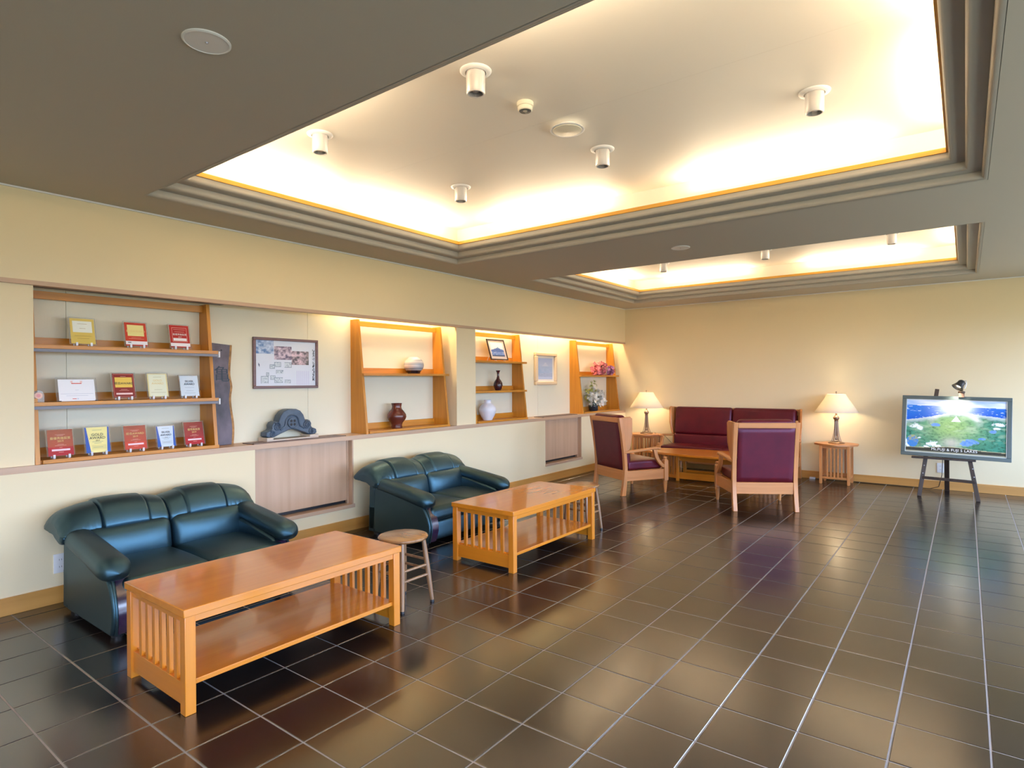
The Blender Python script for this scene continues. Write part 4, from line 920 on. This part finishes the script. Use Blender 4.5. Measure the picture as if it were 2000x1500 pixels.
# clip lamp
t = thing('clip_lamp', 'small black clip-on spotlight on the top edge of the landscape picture', 'lamp', (4.515, 8.650, 1.165))
MB().lathe([(.030, .045), (.034, .05), (.034, .062), (.026, .068)], 20).add(box(-.028, .028, -.03, .04, -.004, .045).v, [[0, 2, 3, 1], [4, 5, 7, 6], [0, 1, 5, 4], [2, 6, 7, 3], [0, 4, 6, 2], [1, 3, 7, 5]]).build('clamp', plain('brown_clamp', (.10, .06, .04), .4), t, bevel=.003)
MB().tube([(0, 0, .066), (.006, .0, .09), (0, -.01, .115)], .009, 8).build('arm', BLKM, t)
Ml = Matrix.Translation((-.02, -.03, .135)) @ Matrix.Rotation(R(-28), 4, 'X') @ Matrix.Rotation(R(30), 4, 'Y')
MB().lathe([(.062, -.035), (.050, -.01), (.040, .02), (.038, .05), (.022, .066), (.001, .068), (.001, .064), (.034, .046), (.046, -.01), (.058, -.035), (.062, -.035)], 24, caps=False).xf(Ml).build('shade', BLKM, t, smooth=50)
MB().lathe([(.001, -.02), (.02, -.015), (.028, .0), (.02, .02), (.001, .03)], 14, caps=False).xf(Ml).build('bulb', BULB, t)
MB().tube([(.03, .0, .10), (.045, .01, .15), (.04, .01, .19), (.015, .0, .185), (-.005, -.01, .165)], .0045, 8).build('handle', ALU, t)
sl = bpy.data.lights.new('clip_spot', 'SPOT'); sl.energy = 4.5; sl.color = (1, .88, .72); sl.spot_size = R(110); sl.spot_blend = .9; sl.shadow_soft_size = .02
so = bpy.data.objects.new('clip_spot', sl); COL.objects.link(so); so.location = (4.485, 8.565, 1.235); so.rotation_euler = Vector((-.03, .14, -.4)).to_track_quat('-Z', 'Y').to_euler()
tag(MB().tube([(4.50, 8.69, 1.18), (4.40, 8.78, .95), (4.335, 8.84, .50), (4.325, 8.88, .22), (4.29, 8.98, .06), (4.20, 9.06, .012), (4.0, 9.125, .008), (3.6, 9.14, .008), (3.36, 9.145, .008), (3.1, 9.146, .008), (2.90, 9.12, .008)], .004, 6).build('power_cord', BLKM, None, smooth=180), 'thin black power cord from the easel lamp running along the skirting', 'cord')
tag(MB().rbox((0, 0, .014), (.035, .022, .014), .005, 2).build('plug_adapter', WHITE, None, loc=(2.862, 9.11, 0), smooth=60), 'white plug adapter on the floor by the settee', 'adapter')
tag(MB().tube([(.60, 8.98, .535), (.72, 9.08, .50), (.80, 9.13, .40), (.90, 9.14, .30), (.93, 9.14, .05)], .0035, 6).build('lamp_cord', BLKM, None, smooth=180), 'thin dark cord hanging down the wall by the corner lamp', 'cord')

# ------------------------------------------------------------------ outlets
def outlet(loc, rz, lab, n):
    t = thing('wall_outlet', lab, 'outlet', loc, rz)
    MB().rbox((0, -.004, 0), (.036, .004, .06), .003, 2).build('plate', WHITE, t, smooth=50)
    for z in (-.022, .022):
        for x in (-.006, .006): box(x - .001, x + .001, -.0086, -.0078, z - .005, z + .005).build('slot', BLACK, t, smooth=0)
outlet((0, 1.287, .248), pi / 2, 'white wall outlet beside the end of the nearest green sofa', 2)
outlet((4.30, YB, .268), 0, 'white wall outlet behind the easel', 2)

# ------------------------------------------------------------------ ceiling fittings
def downlight(loc, lab, grp):
    t = thing('ceiling_spot', lab, 'ceiling light', loc, group=grp)
    MB().lathe([(.050, -.004), (.052, -.012), (.066, -.011), (.078, -.004), (.079, 0)], 32, caps=False).build('flange', WHITE, t, smooth=60)
    MB().lathe([(.047, .0), (.047, -.108), (.042, -.114), (.036, -.114), (.040, -.108), (.0405, .0)], 32, caps=False).build('glass_tube', FROST, t, smooth=50)
    MB().lathe([(.001, -.105), (.014, -.103), (.020, -.09), (.024, -.06), (.018, 0)], 16, caps=False).build('bulb', FROST, t, smooth=60)
    return t
d0 = None
for x, y, where in ((2.62, 2.27, 'in the large tray, closest to the smoke detector'), (1.36, 2.26, 'in the front row of the large tray, nearest the wall niches'), (1.37, 3.55, 'in the back row of the large tray, nearest the wall niches'), (2.63, 3.55, 'in the large tray, close to the round vent'), (3.91, 3.54, 'in the back row of the large tray, farthest from the niches'),
                    (1.385, 7.50, 'in the far small tray, nearest the niches'), (2.66, 7.48, 'in the middle of the far small tray'), (3.93, 7.48, 'in the far small tray, nearest the easel')):
    lab = 'glass tube spotlight ' + where
    if d0 is None: d0 = downlight((x, y, 2.915), lab, 'glass tube ceiling spots')
    else: dup(d0, (x, y, 2.915), 0, lab)
t = thing('smoke_detector', 'small cream smoke detector in the large ceiling tray', 'detector', (2.615, 2.695, 2.915))
MB().lathe([(.046, 0), (.046, -.022), (.040, -.024), (.040, -.042), (.036, -.046), (.001, -.046)], 28, caps=False).build('body', CREAMP, t, smooth=40)
MB().lathe([(.033, -.0462), (.030, -.049), (.001, -.044)], 24, caps=False).build('lens', LENS, t, smooth=60)
t = thing('ceiling_vent', 'round white air vent in the large ceiling tray', 'vent', (2.645, 3.085, 2.915))
MB().lathe([(.055, 0), (.060, -.016), (.100, -.026), (.104, -.03), (.100, -.033), (.086, -.030)], 40, caps=False).build('rim', WHITE, t, smooth=60)
MB().lathe([(.088, -.026), (.086, -.034), (.050, -.040), (.001, -.044)], 40, caps=False).build('cone', CREAMP, t, smooth=60)
def disc(loc, r, lab):
    t = thing('ceiling_speaker', lab, 'speaker', loc, group='flat round ceiling discs')
    MB().lathe([(r, 0), (r, -.004), (r - .006, -.007), (r - .008, -.005), (.001, -.005)], 40, caps=False).build('grille_plate', WHITE, t, smooth=40)
    MB().lathe([(.006, -.005), (.004, -.008), (.001, -.008)], 12, caps=False).build('screw', ALU, t)
disc((2.516, 5.204, ZC), .083, 'flat round white disc on the beam between the two ceiling trays')
disc((2.452, 1.030, ZC), .078, 'flat round white disc cut by the top edge of the view')
